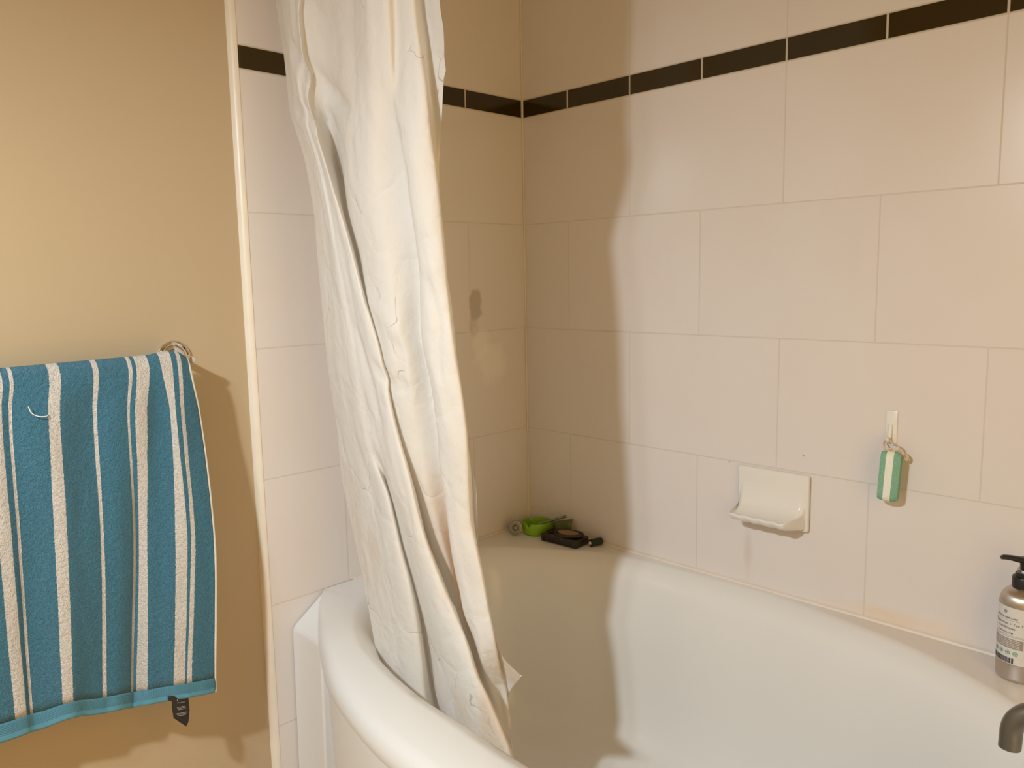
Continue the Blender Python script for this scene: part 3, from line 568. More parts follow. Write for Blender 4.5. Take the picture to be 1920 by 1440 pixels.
struct(slab('wall_right', RX, RX + T_, RY - T_, 0, 0, CZ, M_PAINT), 'beige painted wall at the far end of the bath', 'wall')
struct(slab('wall_front', PX, RX, RY - T_, RY, 0, CZ, M_PAINT), 'beige painted wall opposite the bath', 'wall')
struct(slab('floor', -T_, RX + T_, RY - T_, T_, -.05, 0, M_FLOOR), 'beige bathroom floor', 'floor')
struct(slab('ceiling', -T_, RX + T_, RY - T_, T_, CZ, CZ + .05, M_CEIL), 'cream painted ceiling', 'ceiling')
# vertical trim where tiles meet paint: a small rounded cream bead
prof = [(0.0012, TE + .002), (0.0012, TE - .002), (-.0005, TE - .006), (-.004, TE - .0095), (-.0105, TE - .012), (-.0105, TE + .002)]
vv, ff = [], []
for z in (0, CZ):
    for x, y in prof: vv.append((x, y, z))
k = len(prof)
for i in range(k): ff.append((i, (i + 1) % k, k + (i + 1) % k, k + i))
ff += [tuple(range(k))[::-1], tuple(range(k, 2 * k))]
struct(mesh_obj('trim_1', vv, ff, M_TRIM, smooth=True, angle=60), 'cream vertical edge trim between beige paint and tiles', 'trim')
# corner grout bead
bm = bmesh.new(); tube(bm, [(.0016, -.0016, .51), (.0016, -.0016, 1.0), (.0016, -.0016, CZ - .001)], .0022, 8)
struct(bm_obj('trim_2', bm, M_SEAL), 'pale grout bead in the tiled corner', 'trim')
ZR = 0.505                             # bath rim height
bm = bmesh.new()
tube(bm, [(x * .1 * RX, -.002 + .0008 * math.sin(x * 7.0), ZR + .0005 + .0006 * math.sin(x * 3.1)) for x in range(11)], .0045, 8)
struct(bm_obj('trim_3', bm, M_SEAL), 'yellowed silicone bead between bath and back tiles', 'trim')
bm = bmesh.new()
tube(bm, [(.0015, -.003 - .058 * i, ZR + .0005) for i in range(10)], .0035, 8)
struct(bm_obj('trim_4', bm, M_SEAL), 'silicone bead between bath and left tiles', 'trim')

# ------------------------------------------------------------------ bathtub
bath = empty('bathtub', (.75, -.4, 0), 'white bow fronted bathtub built into the tiled corner', 'bathtub')
BL = RX - .004
inner_pts = [(.040, -.265), (.062, -.205), (.115, -.158), (.19, -.110), (.27, -.060), (.37, -.036), (.504, -.028), (.667, -.024), (.735, -.029), (.843, -.045),
             (.939, -.067), (1.032, -.104), (1.132, -.163), (1.24, -.245), (1.315, -.36), (1.32, -.46), (1.27, -.57), (1.16, -.655), (1.0, -.715), (.85, -.738),
             (.717, -.743), (.565, -.735), (.443, -.726), (.32, -.702), (.242, -.676), (.166, -.630), (.095, -.557), (.046, -.465), (.030, -.36)]
loop = catmull([Vector((x, y, 0)) for x, y in inner_pts] + [Vector((*inner_pts[0], 0))], 10)[:-1]
front_pts = [(.0015, -.598), (.05, -.640), (.102, -.674), (.205, -.731), (.30, -.774), (.40, -.803), (.50, -.822), (.63, -.832), (.78, -.834), (.95, -.822), (1.12, -.79), (1.30, -.735), (1.5, -.67), (BL, -.60)]
front = catmull([Vector((x, y, 0)) for x, y in front_pts], 10)
outline = [Vector((.0015, -.0015, 0))] + front + [Vector((BL, -.0015, 0))]
CX, CY = .69, -.38
def ray_hit(poly, ang):
    d = Vector((math.cos(ang), math.sin(ang)))
    best = None
    n = len(poly)
    for i in range(n):
        p = Vector((poly[i].x - CX, poly[i].y - CY)); q = Vector((poly[(i + 1) % n].x - CX, poly[(i + 1) % n].y - CY))
        e = q - p
        den = d.x * e.y - d.y * e.x
        if abs(den) < 1e-12: continue
        t = (p.x * e.y - p.y * e.x) / den
        s = (p.x * d.y - p.y * d.x) / den
        if t > 0 and -1e-9 <= s <= 1 + 1e-9 and (best is None or t < best): best = t
    return Vector((CX + d.x * best, CY + d.y * best, 0))
NA = 240
angs = [2 * PI * i / NA for i in range(NA)]
for cpt in (outline[0], outline[1], front[-1], outline[-1]):
    a = math.atan2(cpt.y - CY, cpt.x - CX) % (2 * PI)
    kbest = min(range(NA), key=lambda i: abs((angs[i] - a + PI) % (2 * PI) - PI))
    angs[kbest] = a
OUT = [ray_hit(outline, a) for a in angs]
INN = [ray_hit(loop, a) for a in angs]
def sm(x): x = max(0, min(1, x)); return x * x * (3 - 2 * x)
WF = []                                # 1 along the free front rim, 0 along the walls
for p in OUT:
    on_wall = (p.x < .01 and p.y > -.59) or p.y > -.01 or p.x > BL - .01
    WF.append(0.0 if on_wall else sm(p.x / .12) * sm((BL - p.x) / .1))
def toward(p, q, d):
    v = q - p; L = v.length
    return p + v * min(1, d / L) if L > 1e-9 else p.copy()
CV = Vector((CX, CY, 0))
rings = []
def ring(fn): rings.append([fn(i) for i in range(NA)])
def zv(p, z): return Vector((p.x, p.y, z))
ring(lambda i: zv(toward(OUT[i], CV, .016 * WF[i]), ZR - .052))
ring(lambda i: zv(toward(OUT[i], CV, .006 * WF[i]), ZR - .050))
ring(lambda i: zv(toward(OUT[i], CV, .001 * WF[i]), ZR - .042))
ring(lambda i: zv(toward(OUT[i], CV, .000 * WF[i]), ZR - .028))
ring(lambda i: zv(toward(OUT[i], CV, .003 * WF[i]), ZR - .015 * WF[i] - .002 * (1 - WF[i])))
ring(lambda i: zv(toward(OUT[i], INN[i], min(.010 * WF[i], .4 * (INN[i] - OUT[i]).length)), ZR - .006 * WF[i]))
ring(lambda i: zv(toward(OUT[i], INN[i], min(.022 * WF[i], .45 * (INN[i] - OUT[i]).length)), ZR - .0015 * WF[i]))
def inn_off(i, d):
    """d>0 outward from the basin edge (towards the deck), d<0 into the basin."""
    gap = (OUT[i] - INN[i]).length
    if d >= 0: return toward(INN[i], OUT[i], min(d, gap * .5))
    return toward(INN[i], CV, -d)
ring(lambda i: zv(inn_off(i, .012), ZR))
ring(lambda i: zv(inn_off(i, .005), ZR - .0008))
# basin section: inset from the lip against depth below the rim
for f_, dz in ((0, .003), (.008, .0065), (.017, .012), (.026, .020), (.034, .030), (.041, .043), (.048, .060), (.056, .085), (.064, .115), (.071, .150), (.077, .185),
               (.083, .220), (.090, .255), (.099, .290), (.112, .320), (.135, .345), (.165, .363), (.205, .376), (.26, .383)):
    ring(lambda i, f_=f_, dz=dz: zv(inn_off(i, -f_), ZR - dz))
verts = [p for r in rings for p in r]
faces = []
for a in range(len(rings) - 1):
    for i in range(NA):
        j = (i + 1) % NA
        faces.append((a * NA + i, a * NA + j, (a + 1) * NA + j, (a + 1) * NA + i))
faces.append(tuple((len(rings) - 1) * NA + i for i in range(NA)))
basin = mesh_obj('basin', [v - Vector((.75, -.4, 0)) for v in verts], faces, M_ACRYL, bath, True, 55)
# apron under the rim
fr = [p for p in front]
vv, ff = [], []
zs = [0.001, .05, .25, .40, ZR - .045]
ins = [.034, .028, .020, .014, .010]
for z, d in zip(zs, ins):
    for p in fr:
        q = toward(p, CV, d)
        vv.append((max(.0015, min(BL, q.x)) - .75, q.y + .4, z))
nf = len(fr)
for a in range(len(zs) - 1):
    for i in range(nf - 1):
        ff.append((a * nf + i, a * nf + i + 1, (a + 1) * nf + i + 1, (a + 1) * nf + i))
mesh_obj('apron', vv, ff, M_ACRYL2, bath, True, 50)
# end panel against the left wall, with its sloped top
pr = [(-.590, ZR - .008), (-.598, ZR - .004), (-.606, ZR - .008), (-.664, ZR - .050), (-.672, ZR - .058), (-.6735, ZR - .070), (-.679, .001), (-.590, .001)]
vv, ff = [], []
xs = [.0012, .012, .05, .08, .112]
for x in xs:
    dy = .0 if x < .05 else -.004 * (x - .05) / .1
    for y, z in pr: vv.append((x - .75, y + dy + .4, z))
k = len(pr)
for a in range(len(xs) - 1):
    for i in range(k):
        j = (i + 1) % k
        ff.append((a * k + i, a * k + j, (a + 1) * k + j, (a + 1) * k + i))
ff.append(tuple(range(k))); ff.append(tuple((len(xs) - 1) * k + i for i in range(k)))
ep = mesh_obj('end_panel', vv, ff, M_ACRYL2, bath, True, 25)
mod = ep.modifiers.new('bevel', 'BEVEL'); mod.width = .006; mod.segments = 3; mod.limit_method = 'ANGLE'; mod.angle_limit = math.radians(25)
# drain on the bath floor
bm = bmesh.new()
lathe(bm, [(0, .001), (.012, .001), (.018, .003), (.030, .004), (.034, .002), (.034, 0)][::-1], 32, Matrix.Translation((1.05 - .75, -.40 + .4, ZR - .3835)))
bm_obj('drain', bm, M_CHROME, bath)['label'] = 'round chrome drain'

# bath spout, entering from the right end deck
sp = empty('bath_spout', (1.40, -.40, ZR), 'dark brushed nickel bath spout curving down over the basin at right edge', 'faucet')
def rel(p, o): return Vector(p) - o.location
ex, ez = 1.170, .575
pts = [(ex - .0005, -.40, ez), (ex, -.40, ez + .014)]
R_ = .036
for i in range(0, 11):
    a = PI - (PI / 2) * i / 10
    pts.append((ex + R_ + R_ * math.cos(a), -.40, ez + .018 + R_ * math.sin(a)))
zt_ = pts[-1][2]
for x in (1.25, 1.30, 1.35): pts.append((x, -.40, zt_))
for i in range(1, 9):
    a = PI / 2 - (PI / 2) * i / 8
    pts.append((1.36 + .04 * math.cos(a), -.40, zt_ - .04 + .04 * math.sin(a)))
pts.append((1.40, -.40, ZR + .001))
bm = bmesh.new(); tube(bm, [rel(p, sp) for p in catmull(pts, 2)], .0118, 24, cap=False)
# hollow mouth
e = pts[0]
lathe(bm, [(.0118, 0), (.0104, -.0006), (.0098, .004), (.0098, .012), (0, .012)], 24, Matrix.Translation(rel((e[0], e[1], e[2]), sp)), close_bot=False)
bm_obj('spout_tube', bm, M_NICKEL, sp)
bm = bmesh.new(); lathe(bm, [(.027, .0), (.027, .004), (.020, .009), (.0125, .012)], 32)
bm_obj('deck_flange', bm, M_NICKEL, sp)

# ------------------------------------------------------------------ shower curtain and rod
def build_curtain():
    lines = []
    for L in CURTAIN:
        v = [Vector(p) for p in L]
        # carry each fold straight up to the rod
        up = v[0] + Vector((0, 0, 1.925 - v[0].z)); up.y = -.705 + .35 * (v[0].y + .70); mid = (v[0] + up) / 2
        lines.append(catmull([up, mid] + v, 3))
    nrow = len(lines[0])
    rows = []
    for r in range(nrow):
        rows.append(catmull([l[r] for l in lines], 9))
    # sharp papery creases: polylines in (x, z), width, depth
    def seg_d(px, pz, a, b):
        ex, ez = b[0] - a[0], b[1] - a[1]
        t = max(0, min(1, ((px - a[0]) * ex + (pz - a[1]) * ez) / (ex * ex + ez * ez)))
        return math.hypot(px - a[0] - t * ex, pz - a[1] - t * ez)
    for r in range(nrow):
        for c, p in enumerate(rows[r]):
            dy = 0
            for pl_, w_, h_ in CREASES:
                d = min(seg_d(p.x, p.z, pl_[i], pl_[i + 1]) for i in range(len(pl_) - 1))
                if d < w_: dy += h_ * (1 - d / w_) ** 1.4
            if dy: rows[r][c] = p + Vector((0, dy, 0))
    # small soft wrinkles in the cloth
    nu = len(rows[0])
    out = []
    for r, row in enumerate(rows):
        nr = []
        for c, p in enumerate(row):
            w = noise.noise(Vector((p.x * 22, p.z * 5, 0))) * .0026 + noise.noise(Vector((p.x * 60 + p.z * 11, p.z * 16, 5))) * .0014
            edge = min(1, min(c, nu - 1 - c) / 4)
            nr.append(p + Vector((.25, -1, 0)) * w * edge)
        out.append(nr)
    return out
crows = build_curtain()
nu, nv = len(crows[0]), len(crows)
cuv = [(c / (nu - 1), 1 - r / (nv - 1)) for r in range(nv) for c in range(nu)]
ctop = Vector((.35, -.70, 1.95))
curt = empty('shower_curtain', ctop, 'white gathered shower curtain hanging over the bath rim', 'curtain')
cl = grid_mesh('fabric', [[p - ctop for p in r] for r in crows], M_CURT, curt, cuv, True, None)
bm = bmesh.new()
tube(bm, [p - ctop for p in crows[-1]], .0010, 6)
bm_obj('bottom_hem', bm, M_CURT, curt)
bm = bmesh.new()
tube(bm, [p - ctop for p in crows[0]], .004, 6)
bm_obj('top_hem', bm, M_CURT, curt)
rod = empty('curtain_rod', (0.0, -.72, 1.955), 'chrome shower curtain rod running above the bath front', 'rod')
bm = bmesh.new(); tube(bm, [(.002, 0, 0), (RX * .5, 0, 0), (RX - .002, 0, 0)], .0125, 20)
bm_obj('pole', bm, M_CHROME, rod)
for xx, sg in ((.0015, 1), (RX - .0015, -1)):
    bm = bmesh.new(); lathe(bm, [(.030, 0), (.030, .004), (.018, .016)], 28, Matrix.Translation((xx, 0, 0)) @ Matrix.Rotation(sg * PI / 2, 4, 'Y'))
    bm_obj('wall_flange', bm, M_CHROME, rod)

# ------------------------------------------------------------------ towel on its rail
rail = empty('towel_rail', (PX, -.861, .999), 'chrome towel rail on the beige wall, mostly under the striped towel', 'towel rail')
def flange(name, y):
    bm = bmesh.new()
    lathe(bm, [(.0285, .0006), (.0288, .003), (.0270, .006), (.0235, .0075), (.0215, .0065), (.0205, .0080), (.0150, .0115), (.0090, .013), (.0062, .017), (.0060, .058), (.0064, .064), (.0064, .074), (.0050, .0765), (0, .077)],
          48, Matrix.Translation((0, y, 0)) @ Matrix.Rotation(PI / 2, 4, 'Y'))
    return bm_obj(name, bm, M_CHROME, rail)
flange('wall_flange', 0.0)
flange('wall_flange', -.62)
bm = bmesh.new(); tube(bm, [(.070, .003, 0), (.070, -.30, 0), (.070, -.623, 0)], .0060, 20)
bm_obj('bar', bm, M_CHROME, rail)

tw0 = Vector((.06, -1.08, 1.0))
towel = empty('towel', tw0, 'blue and white striped terry towel hanging over the wall rail', 'towel')
def towel_col(c):
    T0, T1, T2, T3 = [Vector(p) for p in c]
    y0 = T0.y
    d = T0.x
    zb_ = T0.z - 1.0095                      # bunching over the flange
    back_y = y0
    ctrl = [Vector((.030, back_y + .006, .60)), Vector((.034, back_y + .006, .80)), Vector((.042, back_y + .005, .94 + zb_)),
            Vector((d - .0145, y0 + .004, .992 + zb_)), Vector((d - .009, y0 + .001, 1.0055 + zb_)), Vector((d, y0, T0.z)),
            Vector((d + .009, y0, 1.0055 + zb_)), Vector((d + .0155, y0, .990 + zb_)), T1]
    return ctrl, T1, T2, T3
tcols = []
for c in TOWEL:
    ctrl, T1, T2, T3 = towel_col(c)
    a = catmull(ctrl, 6)
    # front: smooth curve through T1, T2, T3
    b = catmull([ctrl[-2], T1, T2, T3], 22)[22:]
    tcols.append((a, b[1:]))
NBACK = len(tcols[0][0])
tl = [a + b for a, b in tcols]
nrow = len(tl[0])
SUB = 4
rows = []
for r in range(nrow):
    row = catmull([l[r] for l in tl], SUB)
    rows.append(row)
nuT = len(rows[0])
for r in range(nrow):
    for c in range(nuT):
        p = rows[r][c]
        if r > NBACK:
            k = (r - NBACK) / (nrow - NBACK)
            y = p.y
            w = (noise.noise(Vector((y * 22, k * 2.2, 1.3))) * .0060 * min(1, k * 3) + noise.noise(Vector((y * 60, k * 7, 4))) * .0018)
            rows[r][c] = p + Vector((w, 0, 0))
HEMR = nrow - 3
tuv = [(c / (nuT - 1), 1 - r / (nrow - 1)) for r in range(nrow) for c in range(nuT)]
body = grid_mesh('terry_body', [[p - tw0 for p in rows[r]] for r in range(HEMR + 1)], M_TOWEL, towel, tuv[:(HEMR + 1) * nuT], True, None)
md = body.modifiers.new('thick', 'SOLIDIFY'); md.thickness = .0045; md.offset = 0
hem_rows = []
for q in range(9):
    t = q / 8 * 2
    i = int(min(1, math.floor(t))); f = t - i
    hem_rows.append([rows[HEMR + i][c] * (1 - f) + rows[HEMR + i + 1][c] * f + Vector((.0006 * (1 - (q / 4 - 1) ** 2), 0, 0)) for c in range(nuT)])
huv = [(c / (nuT - 1), 1 - q / 8) for q in range(9) for c in range(nuT)]
hem = grid_mesh('hem_band', [[p - tw0 for p in r] for r in hem_rows], M_HEM, towel, huv, True, None)
md = hem.modifiers.new('thick', 'SOLIDIFY'); md.thickness = .005; md.offset = 0
hem['label'] = 'plain light blue woven hem'
bm = bmesh.new(); tube(bm, [rows[r][-1] - tw0 + Vector((.0006, .0004, 0)) for r in range(0, nrow)], .0024, 8)
bm_obj('selvedge', bm, M_SELV, towel)['label'] = 'cream side edge'
# care tag under the hem
TX = .107
tagp = [(-0.9557, 0.4544), (-0.9238, 0.4454), (-0.9248, 0.4202), (-0.9280, 0.4007), (-0.9320, 0.3938), (-0.9515, 0.4172), (-0.9519, 0.4360), (-0.9504, 0.4439), (-0.9562, 0.4481)]
vv, ff = [], []
for s_ in (0, 1):
    for y, z in tagp:
        bend = .004 * math.sin((z - .38) / .06 * PI)
        vv.append((TX + bend - s_ * .0008 - tw0.x, y - tw0.y, z - tw0.z))
k = len(tagp)
ff = [tuple(range(k)), tuple(range(k, 2 * k))[::-1]] + [(i, (i + 1) % k, k + (i + 1) % k, k + i) for i in range(k)]
ct = mesh_obj('care_tag', vv, ff, M_TAGBLK, towel, False)
ct['label'] = 'black sewn-in care tag'
bm = bmesh.new()
def tmark(y, z, w, h, slope=-.22):
    b_ = .004 * math.sin((z - .38) / .06 * PI) + .0006
    q = [(y - w / 2, z - h / 2 - slope * w / 2), (y + w / 2, z - h / 2 + slope * w / 2), (y + w / 2, z + h / 2 + slope * w / 2), (y - w / 2, z + h / 2 - slope * w / 2)]
    bm.faces.new([bm.verts.new((TX + b_ - tw0.x, a - tw0.y, b - tw0.z)) for a, b in q])
random.seed(3)
for z, y0, y1 in ((.4270, -.9345, -.9225), (.4205, -.9360, -.9235), (.4185, -.9360, -.9235), (.4160, -.9350, -.9235), (.4110, -.9395, -.9225), (.4088, -.9375, -.9225), (.4065, -.9370, -.9245)):
    y = y0
    while y < y1:
        w = random.uniform(.0010, .0022)
        tmark(y + w / 2 + (-0.0084), z + (0.0119) - .22 * (y - y0), w, .0009)
        y += w + .0006
for k in range(3):
    tmark(-0.9419, 0.4449 - k * .0013, .0006 + .0006 * k, .0012, 0)
bm_obj('tag_print', bm, M_TAGINK, ct, smooth=False)
# a pulled loop of thread
bm = bmesh.new()
tp = [(.0895, -1.0870, .9385), (.096, -1.0905, .9378), (.0975, -1.0985, .9382), (.0970, -1.1060, .9412), (.0960, -1.1105, .9465), (.0950, -1.1125, .9545)]
tube(bm, [Vector(p) - tw0 for p in catmull(tp, 6)], .0007, 6)
bm_obj('loose_thread', bm, M_THREAD, towel)['label'] = 'pulled white loop of thread'

# ------------------------------------------------------------------ ceramic soap dish on the back wall
sd = empty('soap_dish', (.6655, 0, .696), 'white ceramic soap dish fixed to the tiled wall', 'soap dish')
bm = bmesh.new()
add_box(bm, (0, -.0062, 0), (.146, .010, .108), bevel=.0042, seg=3)
bm_obj('back_plate', bm, M_CERAM, sd, True, 60)
prof0 = [(-.0085, .043), (-.0105, .030), (-.0125, .012), (-.0160, -.006), (-.0240, -.022), (-.038, -.0325), (-.052, -.0340), (-.061, -.0300), (-.0675, -.0250), (-.0705, -.0275), (-.069, -.0335), (-.062, -.0400), (-.045, -.0455), (-.024, -.0480), (-.0085, -.0500)]
st = 33
vv, ff = [], []
for i in range(st):
    s = -1 + 2 * i / (st - 1)
    e_ = max(0, (abs(s) - .78) / .22)
    f = .10 + .90 * (1 - e_ ** 2.2)
    rip = .0010 * math.sin(s * 16)                 # scalloped lip
    for y, z in prof0:
        pk = (-y - .0085) / .062
        yy = -.0085 - (-y - .0085) * f * 1.06
        x = s * (.0700 - .0025 * max(0, pk))
        vv.append((x, yy, z + .004 * e_ * (1 if z > -.045 else 0) + (rip if -.076 < y < -.058 else 0)))
k = len(prof0)
for a in range(st - 1):
    for i in range(k - 1):
        ff.append((a * k + i, a * k + i + 1, (a + 1) * k + i + 1, (a + 1) * k + i))
ff.append(tuple(range(k))); ff.append(tuple((st - 1) * k + i for i in range(k)))
sc = mesh_obj('scoop', vv, ff, M_CERAM, sd, True, None)
md = sc.modifiers.new('sub', 'SUBSURF'); md.levels = 1; md.render_levels = 2

# ------------------------------------------------------------------ adhesive hook with hanging scrub sponge
hk = empty('adhesive_hook', (.8775, 0, .857), 'milky plastic adhesive hook on the back wall tiles', 'hook')
bm = bmesh.new(); add_box(bm, (0, -.0013, 0), (.0190, .0022, .060), bevel=.0009, seg=2)
bm_obj('base_plate', bm, M_CLEARW, hk)
bm = bmesh.new()
hp = [(-.001, -.003, .006), (-.001, -.0045, -.006), (-.001, -.0065, -.016), (-.001, -.0105, -.0205), (-.001, -.0150, -.0195), (-.001, -.0165, -.0145)]
tube(bm, catmull(hp, 5), [.0034] * 11 + [.0034] * 10 + [.0034] * 5, 14)
bm_obj('hook_arm', bm, M_CLEARW, hk)

sg = empty('scrub_sponge', (.888, -.031, .780), 'green and white scrub sponge hanging by a rope from the wall hook', 'sponge')
sg.rotation_euler = (0.02, 0.05, .20)
def rounded_slab(name, x0, x1, depth, height, mat, cham=.006):
    bm = bmesh.new()
    n = 10
    outl = []
    hw, hh, rr = depth / 2, height / 2, depth * .48
    for cx_, cz_, a0 in ((hw - rr, hh - rr, 0), (-hw + rr, hh - rr, PI / 2), (-hw + rr, -hh + rr, PI), (hw - rr, -hh + rr, 3 * PI / 2)):
        for i in range(n): outl.append((cx_ + rr * math.cos(a0 + PI / 2 * i / (n - 1)), cz_ + rr * math.sin(a0 + PI / 2 * i / (n - 1))))
    steps = 6
    prev = None
    first = None
    for k in range(steps + 1):
        x = x0 + (x1 - x0) * k / steps
        # belly: outermost faces are rounded in
        g = max(0, (abs(x) - .008) / .010)
        f = 1 - .20 * g * g
        ringv = [bm.verts.new((x, y * f, z * (1 - .11 * g * g))) for y, z in outl]
        if prev:
            for i in range(len(ringv)):
                j = (i + 1) % len(ringv)
                bm.faces.new((prev[i], prev[j], ringv[j], ringv[i]))
        else: first = ringv
        prev = ringv
    bm.faces.new(first[::-1]); bm.faces.new(prev)
    return bm_obj(name, bm, mat, sg, True, 50)
rounded_slab('green_layer', -.0150, -.0058, .026, .086, M_SPGREEN)
rounded_slab('white_layer', -.0058, .0056, .0275, .088, M_SPWHITE)['label'] = 'white middle layer'
rounded_slab('green_layer', .0056, .0165, .026, .086, M_SPGREEN)
bm = bmesh.new()
Rinv = sg.rotation_euler.to_matrix().inverted()
def sl(p): return Rinv @ (Vector(p) - sg.location)
top = sl((.8765, -.0135, .8425))
rp = [Vector((-.010, -.002, .041)), Vector((-.012, -.002, .050)), sl((.8720, -.0145, .835)), top, sl((.8815, -.0125, .835)), Vector((.009, .004, .052)), Vector((.012, .006, .043))]
tube(bm, catmull(rp, 6), .0015, 8)
rp2 = [Vector((-.009, .001, .041)), Vector((-.002, -.001, .0475)), Vector((.004, 0, .0455)), Vector((.013, .006, .0435)), Vector((.019, .008, .040)), Vector((.024, .009, .034)), Vector((.022, .009, .029)), Vector((.016, .007, .037)), Vector((.014, .004, .030))]
tube(bm, catmull(rp2, 6), [.0015] * 18 + [.0022] * 18 + [.0017] * 13, 8)
bmesh.ops.create_icosphere(bm, subdivisions=2, radius=.0040, matrix=Matrix.Translation((.0165, .006, .0405)))
bm_obj('rope_loop', bm, M_ROPE, sg)

# ------------------------------------------------------------------ pump bottle on the bath deck
BO = Vector((1.0985, -.0530, ZR + .0008))
bt = empty('pump_bottle', BO, 'aluminium pump bottle with white label standing on the bath deck', 'bottle')
bt.scale = (1, 1, .955)
bm = bmesh.new()
lathe(bm, [(0, .0012), (.026, .0012), (.0285, 0), (.0305, .0025), (.0312, .006), (.0312, .122), (.0306, .128), (.0285, .1355), (.0245, .1415), (.0195, .1455), (.0155, .148), (.0130, .150)], 64)
bm_obj('bottle_body', bm, M_ALU, bt, True, 30)
bm = bmesh.new()
pf = [(.0156, .1475), (.0163, .1485), (.0163, .1640), (.0156, .1656), (.0126, .1664), (.0126, .1708), (.0116, .1720), (.0062, .1720), (.0062, .1690), (0, .1690)]
lathe(bm, pf, 48, close_top=False)
bm_obj('collar', bm, M_BLACKP, bt, True, 30)
bm = bmesh.new(); lathe(bm, [(.0046, .168), (.0046, .1775)], 24)
bm_obj('pump_stem', bm, M_CLEARW, bt, True, 30)
bm = bmesh.new()
lathe(bm, [(.0062, .1762), (.0070, .1772), (.0074, .1900), (.0078, .1940), (.0070, .1965), (0, .1972)], 28)
# long beak of the pump pointing left, sloping slightly up
dv = Vector((-.80, -.60, 0)).normalized()
pv = Vector((-dv.y, dv.x, 0))
secs = []
for t, w, h, z in ((-.020, .0056, .0060, .1885), (-.010, .0068, .0066, .1900), (0, .0074, .0072, .1915), (.012, .0068, .0066, .1938), (.022, .0058, .0056, .1958), (.031, .0050, .0050, .1966), (.0345, .0046, .0036, .1955)):
    c = dv * t + Vector((0, 0, z))
    secs.append([bm.verts.new(c + pv * (w * math.cos(a)) + Vector((0, 0, h * .5 * math.sin(a) * 1.5))) for a in [2 * PI * i / 14 for i in range(14)]])
for a, b in zip(secs, secs[1:]):
    for i in range(14):
        j = (i + 1) % 14
        bm.faces.new((a[i], a[j], b[j], b[i]))
bm.faces.new(secs[0][::-1]); bm.faces.new(secs[-1])
bm_obj('pump_head', bm, M_BLACKP, bt, True, 40)
# label wrapped round the body
RB = .0312
LA = math.atan2(-1.41 + .0625, 1.39 - 1.0985) - .42     # label centre faces left of the camera
def cyl(a, z, r): return Vector((r * math.cos(a), r * math.sin(a), z))
def patch(name, a0, a1, z0, z1, r, mat, parent, n=24, cut=None):
    vv, ff = [], []
    for i in range(n + 1):
        a = a0 + (a1 - a0) * i / n
        zz = z1 if cut is None else z1 + cut(i / n)
        vv += [cyl(a, z0, r), cyl(a, zz, r)]
    for i in range(n): ff.append((2 * i, 2 * i + 2, 2 * i + 3, 2 * i + 1))
    return mesh_obj(name, vv, ff, mat, parent, True, None)
lab = patch('label', LA - 1.55, LA + 1.30, .030, .1215, RB + .0002, M_LABEL, bt, 40)
lab['label'] = 'white printed paper label'
patch('label_panel', LA - 1.5, LA + .55, .0555, .0710, RB + .00035, M_LABELG, lab)
def text_on(name, body, a_c, z, size, mat, bold=0.0, r=RB + .0005, align='CENTER'):
    cu = bpy.data.curves.new('t', 'FONT'); cu.body = body; cu.size = size; cu.align_x = align; cu.offset = bold
    ob = bpy.data.objects.new('t', cu); COL.objects.link(ob)
    dg = bpy.context.evaluated_depsgraph_get(); dg.update()
    me = bpy.data.meshes.new_from_object(ob.evaluated_get(dg))
    bpy.data.objects.remove(ob)
    bm = bmesh.new(); bm.from_mesh(me); bpy.data.meshes.remove(me)
    bmesh.ops.triangulate(bm, faces=bm.faces)
    for v in bm.verts:
        a = a_c + v.co.x / RB
        v.co = cyl(a, z + v.co.y, r)
    me2 = bpy.data.meshes.new(name); bm.to_mesh(me2); bm.free()
    return finish(name, me2, mat, lab, False)
text_on('label_text', 'NATURAL HAIR CARE', LA - .30, .1030, .0036, M_INK, .00006)
text_on('label_text', 'Peppermint + Tea Tree', LA - .12, .0930, .0058, M_INK)
text_on('label_text', 'Conditioner', LA - .25, .0862, .0058, M_INK)
text_on('label_text', 'AUSTRALIA.COM', LA - .30, .0790, .0032, M_INK, .00003)
bm = bmesh.new()
def band(a0, a1, z0, z1, r=RB + .0005, n=8):
    for i in range(n):
        p, q = a0 + (a1 - a0) * i / n, a0 + (a1 - a0) * (i + 1) / n
        bm.faces.new([bm.verts.new(cyl(p, z0, r)), bm.verts.new(cyl(q, z0, r)), bm.verts.new(cyl(q, z1, r)), bm.verts.new(cyl(p, z1, r))])
for a1_, zz_ in ((.35, .1003), (.75, .0758), (.75, .0740)):
    bm = bmesh.new()
    band(LA - .95, LA + a1_, zz_, zz_ + .0003)
    bm_obj('label_rule', bm, M_INK, lab, False)
# barcode along the lower edge
bm = bmesh.new()
random.seed(5)
a = LA - 1.15
while a < LA + .18:
    w = random.choice((.012, .02, .035, .05))
    band(a, a + w, .0310, .0400, n=1)
    a += w + random.choice((.012, .02, .03))
bm_obj('barcode', bm, M_INK, lab, False)
bm = bmesh.new()
def ringmark(a_c, z, r0, r1, n=20):
    for i in range(n):
        p, q = 2 * PI * i / n, 2 * PI * (i + 1) / n
        bm.faces.new([bm.verts.new(cyl(a_c + rr * math.cos(t) / RB, z + rr * math.sin(t), RB + .0005)) for rr, t in ((r0, p), (r1, p), (r1, q), (r0, q))])
ringmark(LA - .32, .1135, .0021, .0027)
ringmark(LA - .32, .1135, .0004, .0010)
bm_obj('emblem', bm, M_INK, lab, False)
bm = bmesh.new()
for i in range(4):
    ac = LA - .78 + .34 * i
    ringmark(ac, .0478, .0026, .0036)
    ringmark(ac + .01, .0480, .0004, .0016, 8)
bm_obj('label_badge', bm, M_INKG, lab, False)['label'] = 'row of green round badges'
bm = bmesh.new()
